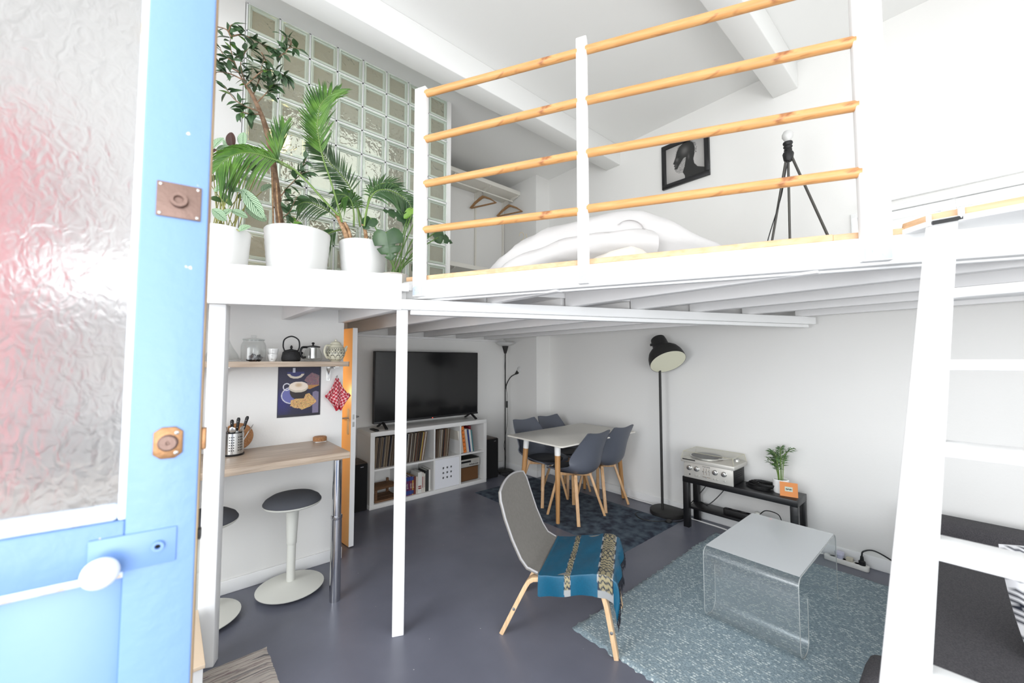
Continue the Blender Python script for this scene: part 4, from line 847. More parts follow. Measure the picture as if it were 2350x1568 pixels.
# ------------------------------------------------------------------ sofa and cushion
so = thing('sofa', 'dark grey low sofa behind the ladder on the right', 'sofa', (2.8, -.7, 0))
bx('base', (2.12, -1.9, .06), (3.75, .22, .3), sofa_m, so, .03)
bx('seat_cushion', (2.02, -1.85, .27), (3.55, .2, .42), sofa_m, so, .05); bx('backrest', (3.56, -1.9, .1), (3.8, .2, .52), sofa_m, so, .04)
bx('front_roll', (1.98, .15, .05), (2.25, .33, .32), sofa_m, so, .06)
def cush(u, v):
    x, y = 2*u-1, 2*v-1; th_ = .085*((1-abs(x)**3)*(1-abs(y)**3))**.5
    return x*.23*(1-.06*y*y), y*.23*(1-.06*x*x), th_
Mcu = Matrix.Translation((2.5, -.28, .575)) @ Matrix.Rotation(math.radians(20), 4, 'Z') @ Matrix.Rotation(math.radians(-62), 4, 'Y')
cu2 = MB(); N_ = 40
for s_ in (1, -1): cu2.grid(lambda u, v: Mcu @ Vector((cush(u, v)[0], cush(u, v)[1], s_*cush(u, v)[2])), N_, N_)
cc = []
for s_ in (1, -1):
    for j in range(N_+1):
        for i in range(N_+1):
            x, y = i/N_, j/N_; leafw = abs((x*3 % 1) - .5); st_ = (y*14 + leafw*7) % 1
            cc.append(S(34,38,52) if (st_ < .42 and .06 < leafw < .44) or leafw < .03 else S(236,236,238))
tag(cu2.build('cushion', attr_mat('printed_cotton', .9), None, smooth=True, col=cc), 'white cushion with dark navy leaf print on the grey sofa', 'cushion')
# ------------------------------------------------------------------ bed on the mezzanine
bd = tag(MB().box((1.97, 1.23, 1.962), (3.86, 2.75, 2.155)).build('mattress', mattress_m, bevel=.03), 'pale mattress lying on the mezzanine boards under the white duvet', 'mattress')
DA = [Vector(p) for p in ((1.72,2.25,2.02),(1.78,2.1,2.1),(1.86,1.95,2.19),(1.98,1.8,2.25),(2.12,1.66,2.29),(2.24,1.55,2.30),(2.33,1.46,2.29),(2.42,1.38,2.25),(2.56,1.3,2.2),(2.75,1.22,2.16),(2.98,1.16,2.15),(3.2,1.14,2.15))]
DH = [.06,.1,.12,.13,.14,.15,.16,.15,.1,.06,.03,.015]
DW = [.1,.16,.2,.24,.28,.3,.3,.3,.3,.3,.28,.22]
rn2 = np.random.RandomState(3)
dax = sm(DA, 6); nD = len(dax); tD = np.linspace(0, 1, nD); tK = np.linspace(0, 1, len(DA))
from mathutils import noise as mnoise
def duvf(off, hs, ws_, dz, ph):
    def duv(u, v):
        i = min(int(v*(nD-1)), nD-1); p = dax[i]; q = dax[min(i+1, nD-1)]; o_ = dax[max(i-1, 0)]; d = (q-o_); d.z = 0; d.normalize(); s = Vector((-d.y, d.x, 0))
        h = interp(tK, DH, i/(nD-1))*hs; wd_ = interp(tK, DW, i/(nD-1))*ws_; a = 2*PI*u
        ca, sa = math.cos(a), math.sin(a); ca = math.copysign(abs(ca)**.7, ca); sa = math.copysign(abs(sa)**.8, sa)
        P_ = p + s*(ca*wd_ + off) + Vector((0,0,sa*h + dz))
        nz = mnoise.noise(Vector((P_.x*5+ph, P_.y*5, P_.z*7))); rg = 1 - abs(mnoise.noise(Vector((P_.x*3.2+P_.y*6+ph, P_.y*2, P_.z*9))))*2
        return P_ + (s*ca + Vector((0,0,sa)))*(.012*nz + .012*rg - .008)*min(1, h/.06)
    return duv
dm = MB(); dm.grid(duvf(0, 1, 1, 0, 0), 64, nD-1, uv=False)
low = duvf(-.1, .6, .86, -.085, 3.3); dm.grid(lambda u, v: low(u, v*.6), 64, 44, uv=False)
rc0 = Vector((2.13, 1.36, 2.265)); rax = Vector((-.66, -.75, .02)); rsd = Vector((.75, -.66, 0))
def roll(u, v):
    a = 2.6 - u*5.6; r = .085 - .05*u + .006*math.sin(v*9+u*7); p = rc0 + rax*lerp(-.28, .1, v)
    return p + rsd*(r*1.15*math.cos(a)) + Vector((0,0,r*math.sin(a) + .01*math.sin(v*5)))
dm.grid(roll, 36, 14, uv=False)
tag(dm.build('duvet', bed_m, smooth=True), 'rumpled white duvet heaped across the mattress behind the railing', 'duvet')
# ------------------------------------------------------------------ tripod lamp
tp = thing('tripod_lamp', 'black tripod lamp with a bare globe bulb on the mezzanine', 'lamp', (3.42, .83, 1.96))
hx, hy = 3.42, .83; hz_ = 3.04
MB().lathe([(.022,hz_-.075),(.03,hz_-.06),(.036,hz_-.02),(.03,hz_-.005),(.02,hz_)], (hx,hy,0), 16).build('head', blackp_m, tp, smooth=True)
MB().lathe([(.02,hz_),(.027,hz_+.01),(.022,hz_+.02),(.03,hz_+.035),(.024,hz_+.045),(.032,hz_+.06),(.03,hz_+.07),(0,hz_+.07)], (hx,hy,0), 16).build('socket', blackp_m, tp, smooth=True)
MB().lathe([(.014,hz_+.07),(.022,hz_+.085),(.036,hz_+.11),(.036,hz_+.13),(.024,hz_+.152),(0,hz_+.16)], (hx,hy,0), 18).build('bulb', opal_m, tp, smooth=True)
for f in ((3.36,1.01),(3.57,.88),(3.43,.5)):
    MB().tube([(hx+(f[0]-hx)*.05,hy+(f[1]-hy)*.05,hz_-.03),(f[0],f[1],1.965)], .0085, 8).build('leg', mat('gunmetal', S(84,82,78), .45, .5), tp, smooth=True)
MB().tube(sm([(hx-.01,hy,hz_-.07),(hx-.0,hy+.03,hz_-.2),(hx-.03,hy+.05,hz_-.35),(hx-.045,hy+.13,hz_-.62),(hx-.06,hy+.15,hz_-.75),(hx-.06,hy+.2,hz_-1.06)]), .0035, 6).build('cable', blackp_m, tp, smooth=True)
# ------------------------------------------------------------------ framed portrait
pf_ = thing('framed_picture', 'black-framed monochrome portrait photograph on the right wall above the bed', 'picture', (3.89, 1.82, 3.28))
y0, y1, z0, z1 = 1.578, 2.06, 3.285, 3.745
for a, b_ in (((y0,z0),(y1,z0+.045)),((y0,z1-.045),(y1,z1)),((y0,z0+.045),(y0+.045,z1-.045)),((y1-.045,z0+.045),(y1,z1-.045))): bx('frame', (3.87,a[0],a[1]),(3.9,b_[0],b_[1]), black_m, pf_, .002)
def inpoly(px, py, poly):
    c = False; j = len(poly)-1
    for i in range(len(poly)):
        if (poly[i][1] > py) != (poly[j][1] > py) and px < (poly[j][0]-poly[i][0])*(py-poly[i][1])/(poly[j][1]-poly[i][1])+poly[i][0]: c = not c
        j = i
    return c
head = [(.5,0),(.49,.1),(.44,.2),(.33,.2),(.26,.25),(.24,.31),(.22,.33),(.24,.36),(.21,.38),(.23,.42),(.19,.45),(.23,.52),(.27,.6),(.29,.68),(.36,.77),(.48,.83),(.62,.82),(.73,.74),(.76,.63),(.75,.5),(.72,.4),(.74,.3),(.82,.22),(1.0,.13),(1.0,0)]
beard = [(.44,.2),(.33,.2),(.26,.25),(.25,.31),(.3,.3),(.34,.36),(.4,.42),(.48,.5),(.53,.5),(.52,.42),(.49,.3)]
head = [(p, q if q < .25 else .27+(q-.25)*1.28) for p, q in head]; beard = [(p, q if q < .25 else .27+(q-.25)*1.28) for p, q in beard]
N_ = 110; pc = []; rr_ = random.Random(2)
for j in range(N_+1):
    for i in range(N_+1):
        x, y = i/N_, j/N_; g = 206 - 70*min(1, ((x-.45)**2+(y-.5)**2)**.5*1.1)
        if inpoly(x, y, beard): g = rr_.uniform(110,190)
        elif inpoly(x, y, head):
            g = 38 + 60*math.exp(-(((x-.5)/.1)**2+((y-.78)/.12)**2)) + 50*math.exp(-(((x-.3)/.04)**2+((y-.6)/.06)**2)) + 46*math.exp(-(((x-.6)/.025)**2+((y-.57)/.07)**2)) + 40*math.exp(-(((x-.26)/.03)**2+((y-.45)/.05)**2)) - 22*math.exp(-(((x-.34)/.04)**2+((y-.66)/.02)**2))
        elif inpoly(x-.05, y, head) and y > .6 and rr_.random() < .45: g = 60
        elif inpoly(x+.02, y-.03, head) and y > .7 and rr_.random() < .35: g = 80
        pc.append(S(g, g*.985, g*.97))
MB().grid(lambda u, v: (3.884, lerp(y1-.044, y0+.044, u), lerp(z0+.044, z1-.044, v)), N_, N_).build('photograph', attr_mat('photo_print', .3), pf_, col=pc)
# ------------------------------------------------------------------ clothes rack at the back of the mezzanine
rk = thing('wall_shelf', 'white wall shelf on slotted uprights with clothes rails, rear of the mezzanine', 'shelf', (3.2, 4.38, 1.96))
for x in (3.14, 3.63): bx('upright', (x-.012, 4.375, 2.55), (x+.012, 4.4, 3.975), rackw_m, rk)
for zz_, x1_ in ((3.8, 3.645), (2.64, 3.6)):
    bx('shelf_board', (2.02, 4.03, zz_), (x1_, 4.39, zz_+.02), rackw_m, rk, .002)
    bx('front_lip', (2.02, 4.025, zz_-.004), (x1_, 4.031, zz_+.05), rackw_m, rk, .002)
    for x in (2.6, 3.14, 3.63): MB().add([(x-.006,4.38,zz_),(x-.006,4.05,zz_),(x-.006,4.06,zz_-.015),(x-.006,4.38,zz_-.075),(x+.006,4.38,zz_),(x+.006,4.05,zz_),(x+.006,4.06,zz_-.015),(x+.006,4.38,zz_-.075)], [(0,1,2,3),(7,6,5,4),(0,4,5,1),(1,5,6,2),(2,6,7,3),(3,7,4,0)]).build('bracket', rackw_m, rk)
MB().tube([(2.05,4.16,3.745),(3.62,4.16,3.745)], .009, 8).build('clothes_rail', rackw_m, rk, smooth=True)
def hanger(x, lab, rz_):
    t = thing('clothes_hanger', lab, 'hanger', (x, 4.16, 3.745), rz_, 'wooden hangers on the rail')
    for k in range(3):
        dx = .014*(k-1)
        MB().tube([(dx,-.2,-.19),(dx,-.12,-.13),(dx,-.03,-.085),(dx,0,-.075),(dx,.03,-.085),(dx,.12,-.13),(dx,.2,-.19)], [.006,.009,.012,.014,.012,.009,.006], 8).build('shoulder', hanger_m, t, smooth=True, local=True)
        MB().tube([(dx,-.19,-.192),(dx,.19,-.192)], .005, 8).build('bar', hanger_m, t, local=True)
        MB().tube([(dx,0,-.07),(dx,0,-.03),(dx,.012,-.012),(dx,.014,.004),(dx,0,.014),(dx,-.012,.006)], .002, 6).build('hook', steel_m, t, local=True)
hanger(3.1, 'wooden clothes hangers hanging near the left upright of the wall shelf', .35); hanger(3.56, 'wooden clothes hangers hanging near the right upright of the wall shelf', .35)
vb = thing('valet_stand', 'cream scrolled wire stand behind the bed at the rear of the mezzanine', 'stand', (3.55, 3.6, 1.96))
def wire(pts, r=.005): MB().tube(sm([(p[0]*.755+3.55, -p[0]*.655+3.6, p[1]) for p in pts], 5), r, 6).build('wire', wire_m, vb, smooth=True)
zc = 2.98
wire([(.14*math.cos(a), zc+.15+.14*math.sin(a)) for a in [k*PI/8+PI for k in range(9)]]); wire([(0,zc+.01),(0,zc-.12)])
for s_ in (-1, 1): wire([(s_*(.2+.03*math.cos(a)), zc+.12+.05*math.sin(a)) for a in [k*PI/5 for k in range(9)]], .004)
wire([(-.35,zc-.35),(-.38,zc-.25),(-.33,zc-.14),(-.22,zc-.12),(-.1,zc-.16),(0,zc-.13),(.1,zc-.16),(.22,zc-.12),(.33,zc-.14),(.38,zc-.25),(.35,zc-.35)])
wire([(-.35,zc-.35),(-.3,1.97)]); wire([(.35,zc-.35),(.3,1.97)]); wire([(-.3,zc-.22),(-.22,zc-.28)],.004)
# ------------------------------------------------------------------ kitchen corner
kt = thing('worktop', 'oak-look breakfast bar along the kitchen wall on a chrome leg', 'worktop', (.3, 2.92, 0))
bx('top', (-.94, 2.655, .868), (.918, 3.2, .908), oak_m, kt, .003)
cl = MB().lathe([(.032,0),(.032,.5)], (.845,2.665,0), 24).build('leg', chrome_m, kt, smooth=True)
MB().lathe([(.0325,.5),(.0345,.505),(.034,.52),(.0275,.522)], (.845,2.665,0), 24).build('collar', chrome_m, cl, smooth=True); MB().lathe([(.027,.52),(.027,.868)], (.845,2.665,0), 24).build('upper_tube', chrome_m, cl, smooth=True)
sf = thing('shelf', 'oak-look wall shelf carrying tea pots and glass jar above the bar', 'shelf', (.3, 3.08, 1.455))
bx('board', (-.94, 2.95, 1.455), (.998, 3.2, 1.49), oak_m, sf, .001); bx('end_cap', (.998, 2.95, 1.455), (1.001, 3.2, 1.49), black_m, sf)
for x in (.93, .284):
    br = MB().box((x-.013,3.195,1.345),(x+.013,3.2,1.455)).box((x-.013,2.99,1.45),(x+.013,3.195,1.455)); br.tube(sm([(x,3.19,1.36),(x,3.185,1.41),(x,3.15,1.438),(x,3.05,1.446)]), .007, 8)
    o = br.build('bracket', steel_m, sf, smooth=True)
    for z in (1.355, 1.435): MB().lathe([(.004,0),(.003,.002),(0,.0025)], (x,3.195,z), 8, M=M90).build('screw', steel_m, o)
SH = 1.4905
def lathe_thing(name, lab, cat, prof, c, m, n=32): return tag(MB().lathe(prof, c, n).build(name, m, smooth=True), lab, cat)
# carafe, jar, cups, kettle, press, teapot
cr = thing('carafe', 'glass carafe with a glass stopper at the left end of the wall shelf', 'carafe', (.24,3.06,SH))
MB().lathe([(0,.002),(.085,.002),(.095,.012),(.085,.04),(.05,.1),(.03,.15),(.025,.2),(.028,.205),(.026,.205),(.022,.2),(.026,.15),(.046,.1),(.08,.042),(.088,.014),(0,.008)], (.262,3.06,SH), 32).build('body', cglass_m, cr, smooth=True)
MB().lathe([(.02,.19),(.022,.207),(.024,.21),(.026,.262),(.024,.264),(0,.264)], (.262,3.06,SH), 24).build('stopper', cglass_m, cr, smooth=True)
jr = thing('glass_jar', 'large lidded glass jar holding dark capsules on the wall shelf', 'jar', (.427,3.06,SH))
jc = (.427,3.06,SH)
MB().lathe([(0,.002),(.06,.002),(.07,.01),(.071,.1),(.064,.122),(.058,.13),(.058,.138),(.056,.138),(.055,.128),(.061,.12),(.068,.1),(.067,.012),(0,.006)], jc, 36).build('body', cglass_m, jr, smooth=True)
MB().lathe([(.06,.138),(.063,.141),(.06,.147),(.02,.152),(.012,.156),(.018,.164),(.014,.171),(0,.172)], jc, 32).build('lid', cglass_m, jr, smooth=True)
MB().lathe([(.0595,.1375),(.0605,.1375),(.0605,.14),(.0595,.14)], jc, 32).build('lid_rim', mat('glass_rim', S(150,160,154), .2), jr, smooth=True)
R5 = random.Random(8); capm = [mat('capsule', S(*c), .3, .4) for c in ((30,28,30),(60,40,34),(150,150,152),(40,30,28))]
for k in range(26):
    a = R5.uniform(0,6.28); r = R5.uniform(0,.048); z = .008 + R5.uniform(0, .03)
    M = Matrix.Translation((jc[0]+r*math.cos(a), jc[1]+r*math.sin(a), jc[2]+z)) @ Matrix.Rotation(R5.uniform(0,3), 4, 'X') @ Matrix.Rotation(R5.uniform(0,3), 4, 'Y')
    MB().lathe([(.006,0),(.0085,.01),(.011,.016),(.012,.017),(0,.018)], (0,0,0), 10, M=M).build('capsule', R5.choice(capm), jr, smooth=True)
def cup(c, lab):
    t = thing('espresso_cup', lab, 'cup', c, 0, 'white cups on the wall shelf')
    MB().lathe([(0,0),(.018,0),(.02,.004),(.029,.03),(.031,.048),(.029,.048),(.026,.03),(.016,.008),(0,.006)], c, 28).build('body', white_glaze, t, smooth=True)
    MB().tube(sm([(c[0]-.01,c[1]-.028,c[2]+.04),(c[0]-.014,c[1]-.046,c[2]+.036),(c[0]-.014,c[1]-.044,c[2]+.018),(c[0]-.008,c[1]-.024,c[2]+.014)]), .0035, 8).build('handle', white_glaze, t, smooth=True)
cup((.535,3.05,SH), 'lower white espresso cup of the pair beside the glass jar'); cup((.538,3.05,SH+.036), 'upper white espresso cup stacked in the lower one')
ke = thing('cast_iron_teapot', 'black cast-iron teapot with a high hoop handle on the wall shelf', 'teapot', (.645,3.05,SH)); kc = (.645,3.05,SH)
iron_m = mat('cast_iron', S(26,26,27), .6, bump=.4, bscale=250)
MB().lathe([(0,0),(.052,0),(.058,.006),(.06,.022),(.053,.062),(.045,.07),(.032,.073)], kc, 12).build('body', iron_m, ke, smooth=True)
MB().lathe([(.04,.07),(.037,.077),(.012,.083),(.005,.088),(.009,.096),(.006,.106),(0,.112)], kc, 20).build('lid', iron_m, ke, smooth=True)
MB().tube(sm([(kc[0]-.04,kc[1],kc[2]+.07),(kc[0]-.05,kc[1],kc[2]+.105),(kc[0]-.042,kc[1],kc[2]+.15),(kc[0],kc[1],kc[2]+.172),(kc[0]+.042,kc[1],kc[2]+.15),(kc[0]+.05,kc[1],kc[2]+.105),(kc[0]+.04,kc[1],kc[2]+.07)]), .0045, 8).build('handle', iron_m, ke, smooth=True)
MB().tube([(kc[0]+.045,kc[1]+.01,kc[2]+.035),(kc[0]+.075,kc[1]+.025,kc[2]+.062)], [.014,.008], 10).build('spout', iron_m, ke, smooth=True)
pr = thing('glass_teapot', 'glass teapot with steel infuser and black lid and handle', 'teapot', (.782,3.05,SH)); pc_ = (.782,3.05,SH)
MB().lathe([(0,.001),(.05,.002),(.062,.02),(.062,.045),(.05,.075),(.042,.09),(.044,.1),(.041,.1),(.04,.09),(.048,.075),(.06,.045),(.06,.022),(0,.005)], pc_, 32).build('body', cglass_m, pr, smooth=True)
MB().lathe([(.022,.022),(.023,.095),(.02,.095),(.0195,.024),(0,.023)], pc_, 20).build('infuser', steel_m, pr, smooth=True)
MB().lathe([(.046,.099),(.046,.106),(.03,.11),(.006,.114),(.006,.12),(.01,.126),(.008,.134),(0,.136)], pc_, 28).build('lid', blackp_m, pr, smooth=True)
MB().tube(sm([(pc_[0]-.04,pc_[1]-.01,pc_[2]+.1),(pc_[0]-.075,pc_[1]-.02,pc_[2]+.095),(pc_[0]-.085,pc_[1]-.022,pc_[2]+.06),(pc_[0]-.07,pc_[1]-.02,pc_[2]+.028),(pc_[0]-.05,pc_[1]-.014,pc_[2]+.03)]), .008, 8).build('handle', blackp_m, pr, smooth=True)
te = thing('ceramic_teapot', 'round cream ceramic teapot with black line pattern at the shelf end', 'teapot', (.93,3.05,SH)); c_ = (.935,3.05,SH)
prof = [(.03,0),(.032,.006),(.05,.018),(.064,.045),(.066,.065),(.06,.095),(.045,.118),(.034,.126),(.03,.126)]
pz_ = [p[1] for p in prof]; pr_ = [p[0] for p in prof]; NU, NV = 120, 60; tcol = []
for j in range(NV+1):
    for i in range(NU+1):
        u, v = i/NU, j/NV*.126; k = False
        if abs(v-.054) < .0012 or abs(v-.086) < .0012 or abs(v-.1) < .001: k = True
        if .056 < v < .084: a = (u*10) % 1; k = k or abs(abs(a-.5)*2 - (v-.056)/.028) < .1 or abs(abs(a-.5)*2 - (1-(v-.056)/.028)) < .1 or a < .05
        if .088 < v < .098: k = k or (int(u*60) % 2 and .09 < v < .096)
        if .012 < v < .05: a = (u*10) % 1; k = k or abs((a-.5)*2)**2 + ((v-.012)/.036)**2 > .8 and abs((a-.5)*2)**2 + ((v-.012)/.036)**2 < 1.05
        tcol.append(S(46,44,40) if k else S(222,218,196))
MB().grid(lambda u, v: (c_[0]+interp(pz_, pr_, v*.126)*math.cos(2*PI*u), c_[1]+interp(pz_, pr_, v*.126)*math.sin(2*PI*u), c_[2]+v*.126), NU, NV).build('body', attr_mat('painted_glaze', .25), te, smooth=True, col=tcol)
cg = mat('cream_glaze', S(222,218,196), .25)
MB().lathe([(.038,.124),(.036,.132),(.024,.144),(.008,.15),(.009,.158),(0,.163)], c_, 24).build('lid', cg, te, smooth=True)
MB().tube(sm([(c_[0]-.042,c_[1]-.02,c_[2]+.115),(c_[0]-.075,c_[1]-.035,c_[2]+.112),(c_[0]-.088,c_[1]-.04,c_[2]+.07),(c_[0]-.07,c_[1]-.03,c_[2]+.03),(c_[0]-.05,c_[1]-.02,c_[2]+.028)]), .0075, 8).build('handle', cg, te, smooth=True)
MB().tube(sm([(c_[0]+.05,c_[1]+.01,c_[2]+.06),(c_[0]+.07,c_[1]+.012,c_[2]+.09),(c_[0]+.085,c_[1]+.014,c_[2]+.115)]), [.016]*7+[.012,.011,.01,.009,.008,.007], 10).build('spout', cg, te, smooth=True)
# poster
NX, NY = 120, 150; pcol = []; rp = random.Random(6)
def el(x, y, cx_, cy_, rx, ry): return ((x-cx_)/rx)**2 + ((y-cy_)/ry)**2
loaf = [(.29,.22),(.3,.33),(.42,.36),(.6,.36),(.64,.44),(.72,.46),(.9,.3),(.9,.27),(.74,.18),(.55,.13),(.5,.16),(.4,.17)]
loaf2 = [(.68,.55),(.66,.68),(.6,.72),(.66,.8),(.78,.88),(.96,.82),(.98,.62),(.74,.54)]
for j in range(NY+1):
    for i in range(NX+1):
        x, y = i/NX, j/NY; n_ = rp.uniform(-6, 6)
        c = (30+n_, 28+n_, 58+40*max(0, 1-el(x, y, .1, .3, .3, .3))+n_)
        if y > .05 and .8 < x < .955 and y < .5 - .3*abs(x-.88): c = (120+n_, 112+n_, 138+n_)
        if el(x, y, .4, .88, .2, .12) < 1 and y < .9: c = (205, 196, 180) if el(x, y, .4, .86, .17, .075) > .55 and y < .86 else (44, 48, 104)
        if .33 < x < .39 and .88 < y < .98: c = (190, 196, 210)
        if inpoly(x, y, loaf2): c = (120+rp.uniform(-40,40), 90+rp.uniform(-30,30), 100) if y > .62 else (170+rp.uniform(-20,20), 122, 66)
        if el(x, y, .32, .43, .24, .17) < 1: c = (96, 98, 158) if el(x, y, .32, .43, .22, .15) < 1 else (196, 196, 206)
        if el(x, y, .47, .5, .2, .16) < 1 and y < .56: c = (34, 24, 24)
        if el(x, y, .47, .585, .225, .105) < 1: c = (196, 186, 168)
        if el(x, y, .47, .61, .215, .09) < 1: c = (226-30*max(0, 1-el(x, y, .47, .63, .1, .05)), 212-44*max(0, 1-el(x, y, .47, .63, .1, .05)), 196-60*max(0, 1-el(x, y, .47, .63, .1, .05)))
        if .9 < el(x, y, .2, .6, .07, .06) < 1.6 and x < .26: c = (206, 206, 214)
        if inpoly(x, y, loaf): q = rp.random(); c = (60, 44, 40) if q < .12 else (206+rp.uniform(-26,26), 164+rp.uniform(-26,26), 104+rp.uniform(-20,20))
        if x < .012 or x > .96 or y < .05 or y > .985: c = (34, 32, 44)
        pcol.append(S(*[max(0, min(255, q)) for q in c]))
po = MB().grid(lambda u, v: (lerp(.597, .879, u), 3.198 - .006*math.sin(PI*u)*(1-v) - .001, lerp(1.095, 1.452, v)), NX, NY).build('poster', attr_mat('poster_print', .45), None, col=pcol, solid=.0008)
tag(po, 'dark poster of a frothy coffee cup and fruit cake slices under the wall shelf', 'poster')
# tea towel on a hook
NU, NV = 70, 70; wcol = []
def towel(u, v):
    t = v; hw_ = interp([0,.25,.5,.62,.8,1], [.008,.035,.08,.098,.06,.02], t); x = .987 + (2*u-1)*hw_ + .012*t
    dz = .25*t + .02*math.sin(u*9)*t - .035*abs(2*u-1)*(t > .5)*t
    return (x, 3.182 - .016*(1+math.sin(u*15+t*2))*(.3+t*.7) - .004, 1.364 - dz)
for j in range(NV+1):
    for i in range(NU+1):
        u, v = i/NU, j/NV; q_ = towel(u, v); xx, zz_ = (u-.5)*.3*(.35+v*.65), v*.27; a = ((xx+zz_)/.034) % 1 < .38; b_ = ((zz_-xx)/.034) % 1 < .38; k = a + b_
        wcol.append(S(168,30,48) if k == 0 else (S(212,120,128) if k == 1 else S(236,222,220)))
        if v > .93: wcol[-1] = S(178,34,52)
tw = MB().grid(towel, NU, NV).build('tea_towel', attr_mat('checked_cotton', .9, .1), None, smooth=True, col=wcol, solid=.002)
tag(tw, 'red and white checked tea towel hanging from a hook beside the poster', 'towel')
tag(MB().tube([(.987,3.2,1.372),(.987,3.175,1.37),(.987,3.17,1.385)], .003, 6).build('hook', steel_m, smooth=True), 'small steel hook holding the checked tea towel', 'hook')
# cutlery drum
cy = thing('utensil_holder', 'perforated steel utensil holder on the oak breakfast bar', 'holder', (.335,3.05,.908)); cc_ = (.335,3.04,.908)
MB().lathe([(.0,.001),(.056,.0),(.058,.004),(.058,.012),(.0,.013)], cc_, 32).build('base', blackp_m, cy, smooth=True)
MB().lathe([(.054,.012),(.054,.138),(.0555,.139),(.0525,.139),(.0515,.016)], cc_, 36).build('drum', steel_m, cy, smooth=True)
hol = MB()
for g in (-2.75, -1.87, -.99):
    for i in range(3):
        for k in range(6):
            a = g + (i-1)*.2; p = Vector((cc_[0]+.0545*math.cos(a), cc_[1]+.0545*math.sin(a), cc_[2]+.035+k*.016)); M = Matrix.Translation(p) @ Vector((math.cos(a), math.sin(a), 0)).to_track_quat('Z','Y').to_matrix().to_4x4()
            hol.lathe([(.0034,0),(0,.0003)], (0,0,0), 8, M=M)
hol.build('hole', dark_m, cy)['kind'] = 'stuff'
def knife(p, q, lab):
    p, q = Vector(p), Vector(q); d = (q-p); t = thing('knife', lab, 'knife', p, 0, 'knives in the utensil holder')
    MB().bar(p, p+d*.62, .018, .0015).build('blade', steel_m, t); h = MB().tube([p+d*.6, p+d*.66, p+d*.8, p+d*.95, p+d*1.0], [.006,.008,.0085,.0105,.006], 10).build('handle', blackp_m, t, smooth=True)
    for f in (.7, .88): MB().lathe([(.003,0),(0,.001)], p+d*f+Vector((-.002,-.0085,0)), 8, M=M90).build('rivet', steel_m, h)
knife((.34,3.05,.93),(.36,3.06,1.135), 'black-handled knife in the middle of the utensil holder'); knife((.35,3.03,.93),(.405,3.04,1.142), 'black-handled knife leaning furthest right in the holder'); knife((.33,3.05,.93),(.325,3.06,1.125), 'black-handled knife furthest left in the holder')
def spoon(p, q, lab, s=.02):
    p, q = Vector(p), Vector(q); d = q-p; M = Matrix.Translation(q) @ d.to_track_quat('Z','Y').to_matrix().to_4x4()
    o = MB().tube([p, p+d*.9], .003, 6); o.lathe([(0,-.025),(s*.7,-.015),(s,.005),(s*.8,.022),(0,.03)], (0,0,0), 14, M=M, sy=.25)
    tag(o.build('spoon', steel_m, smooth=True), lab, 'spoon', 'spoons in the utensil holder')
spoon((.33,3.03,.93),(.322,3.0,1.06), 'steel spoon leaning on the front rim of the utensil holder'); spoon((.33,3.04,.93),(.295,3.03,1.075), 'steel spoon leaning to the left in the utensil holder'); spoon((.345,3.03,.93),(.37,3.01,1.06), 'steel spoon under the rightmost knife'); spoon((.35,3.03,.93),(.42,3.02,1.065), 'flat steel server leaning right out of the utensil holder', .014)
tag(MB().lathe([(.085,0),(.088,.004),(.088,.012),(.084,.016),(0,.016)], (.368,3.168,1.0), 32, M=Matrix.Rotation(PI/2, 4, 'X')).build('cork_trivet', cork_m, smooth=True), 'round brown cork trivet standing behind the utensil holder', 'trivet')
tr = tag(MB().lathe([(.044,.0),(.046,.003),(.046,.026),(.042,.03),(0,.03)], (.865,3.135,.914), 28).build('cork_coasters', cork_m, smooth=True), 'round stack of cork coasters at the wall end of the breakfast bar', 'coaster')
tag(MB().box((.83,3.1,.908),(.9,3.165,.9138)).build('sponge_tray', white_m, bevel=.001), 'thin white tile under the cork coaster stack', 'tile')
# stools
def stool(lab, c, rz_, tilt):
    t = thing('stool', lab, 'stool', c, rz_, 'leaning stools at the breakfast bar'); t.rotation_euler = (tilt[0], tilt[1], rz_)
    MB().lathe([(.0,.012),(.1,.006),(.185,.02),(.197,.028),(.198,.032),(.18,.036),(.1,.052),(.04,.064),(.03,.066)], (0,0,0), 44).build('base', cream_m, t, smooth=True, local=True)
    MB().lathe([(.025,.06),(.026,.3),(.028,.3)], (0,0,0), 24).build('lower_stem', cream_m, t, smooth=True, local=True)
    MB().lathe([(.028,.298),(.0295,.3),(.0295,.32),(.033,.4),(.038,.5),(.055,.535)], (0,0,0), 24).build('upper_stem', cream_m, t, smooth=True, local=True)
    MB().lathe([(.05,.53),(.12,.54),(.165,.556),(.172,.565),(.172,.57),(.0,.572)], (0,0,0), 40).build('seat_shell', cream_m, t, smooth=True, local=True)
    MB().lathe([(.17,.568),(.171,.575),(.16,.592),(.13,.611),(.08,.624),(.04,.628),(0,.629)], (0,0,0), 40).build('seat_pad', seat_m, t, smooth=True, local=True)
    return t
s1 = stool('round grey-seated stool on a white pedestal beside the chrome leg', (.66,2.965,0), 0, (.0,.0))
s2 = dup(s1, (.19,2.93,0), 0, 'round grey-seated stool half hidden behind the white post')
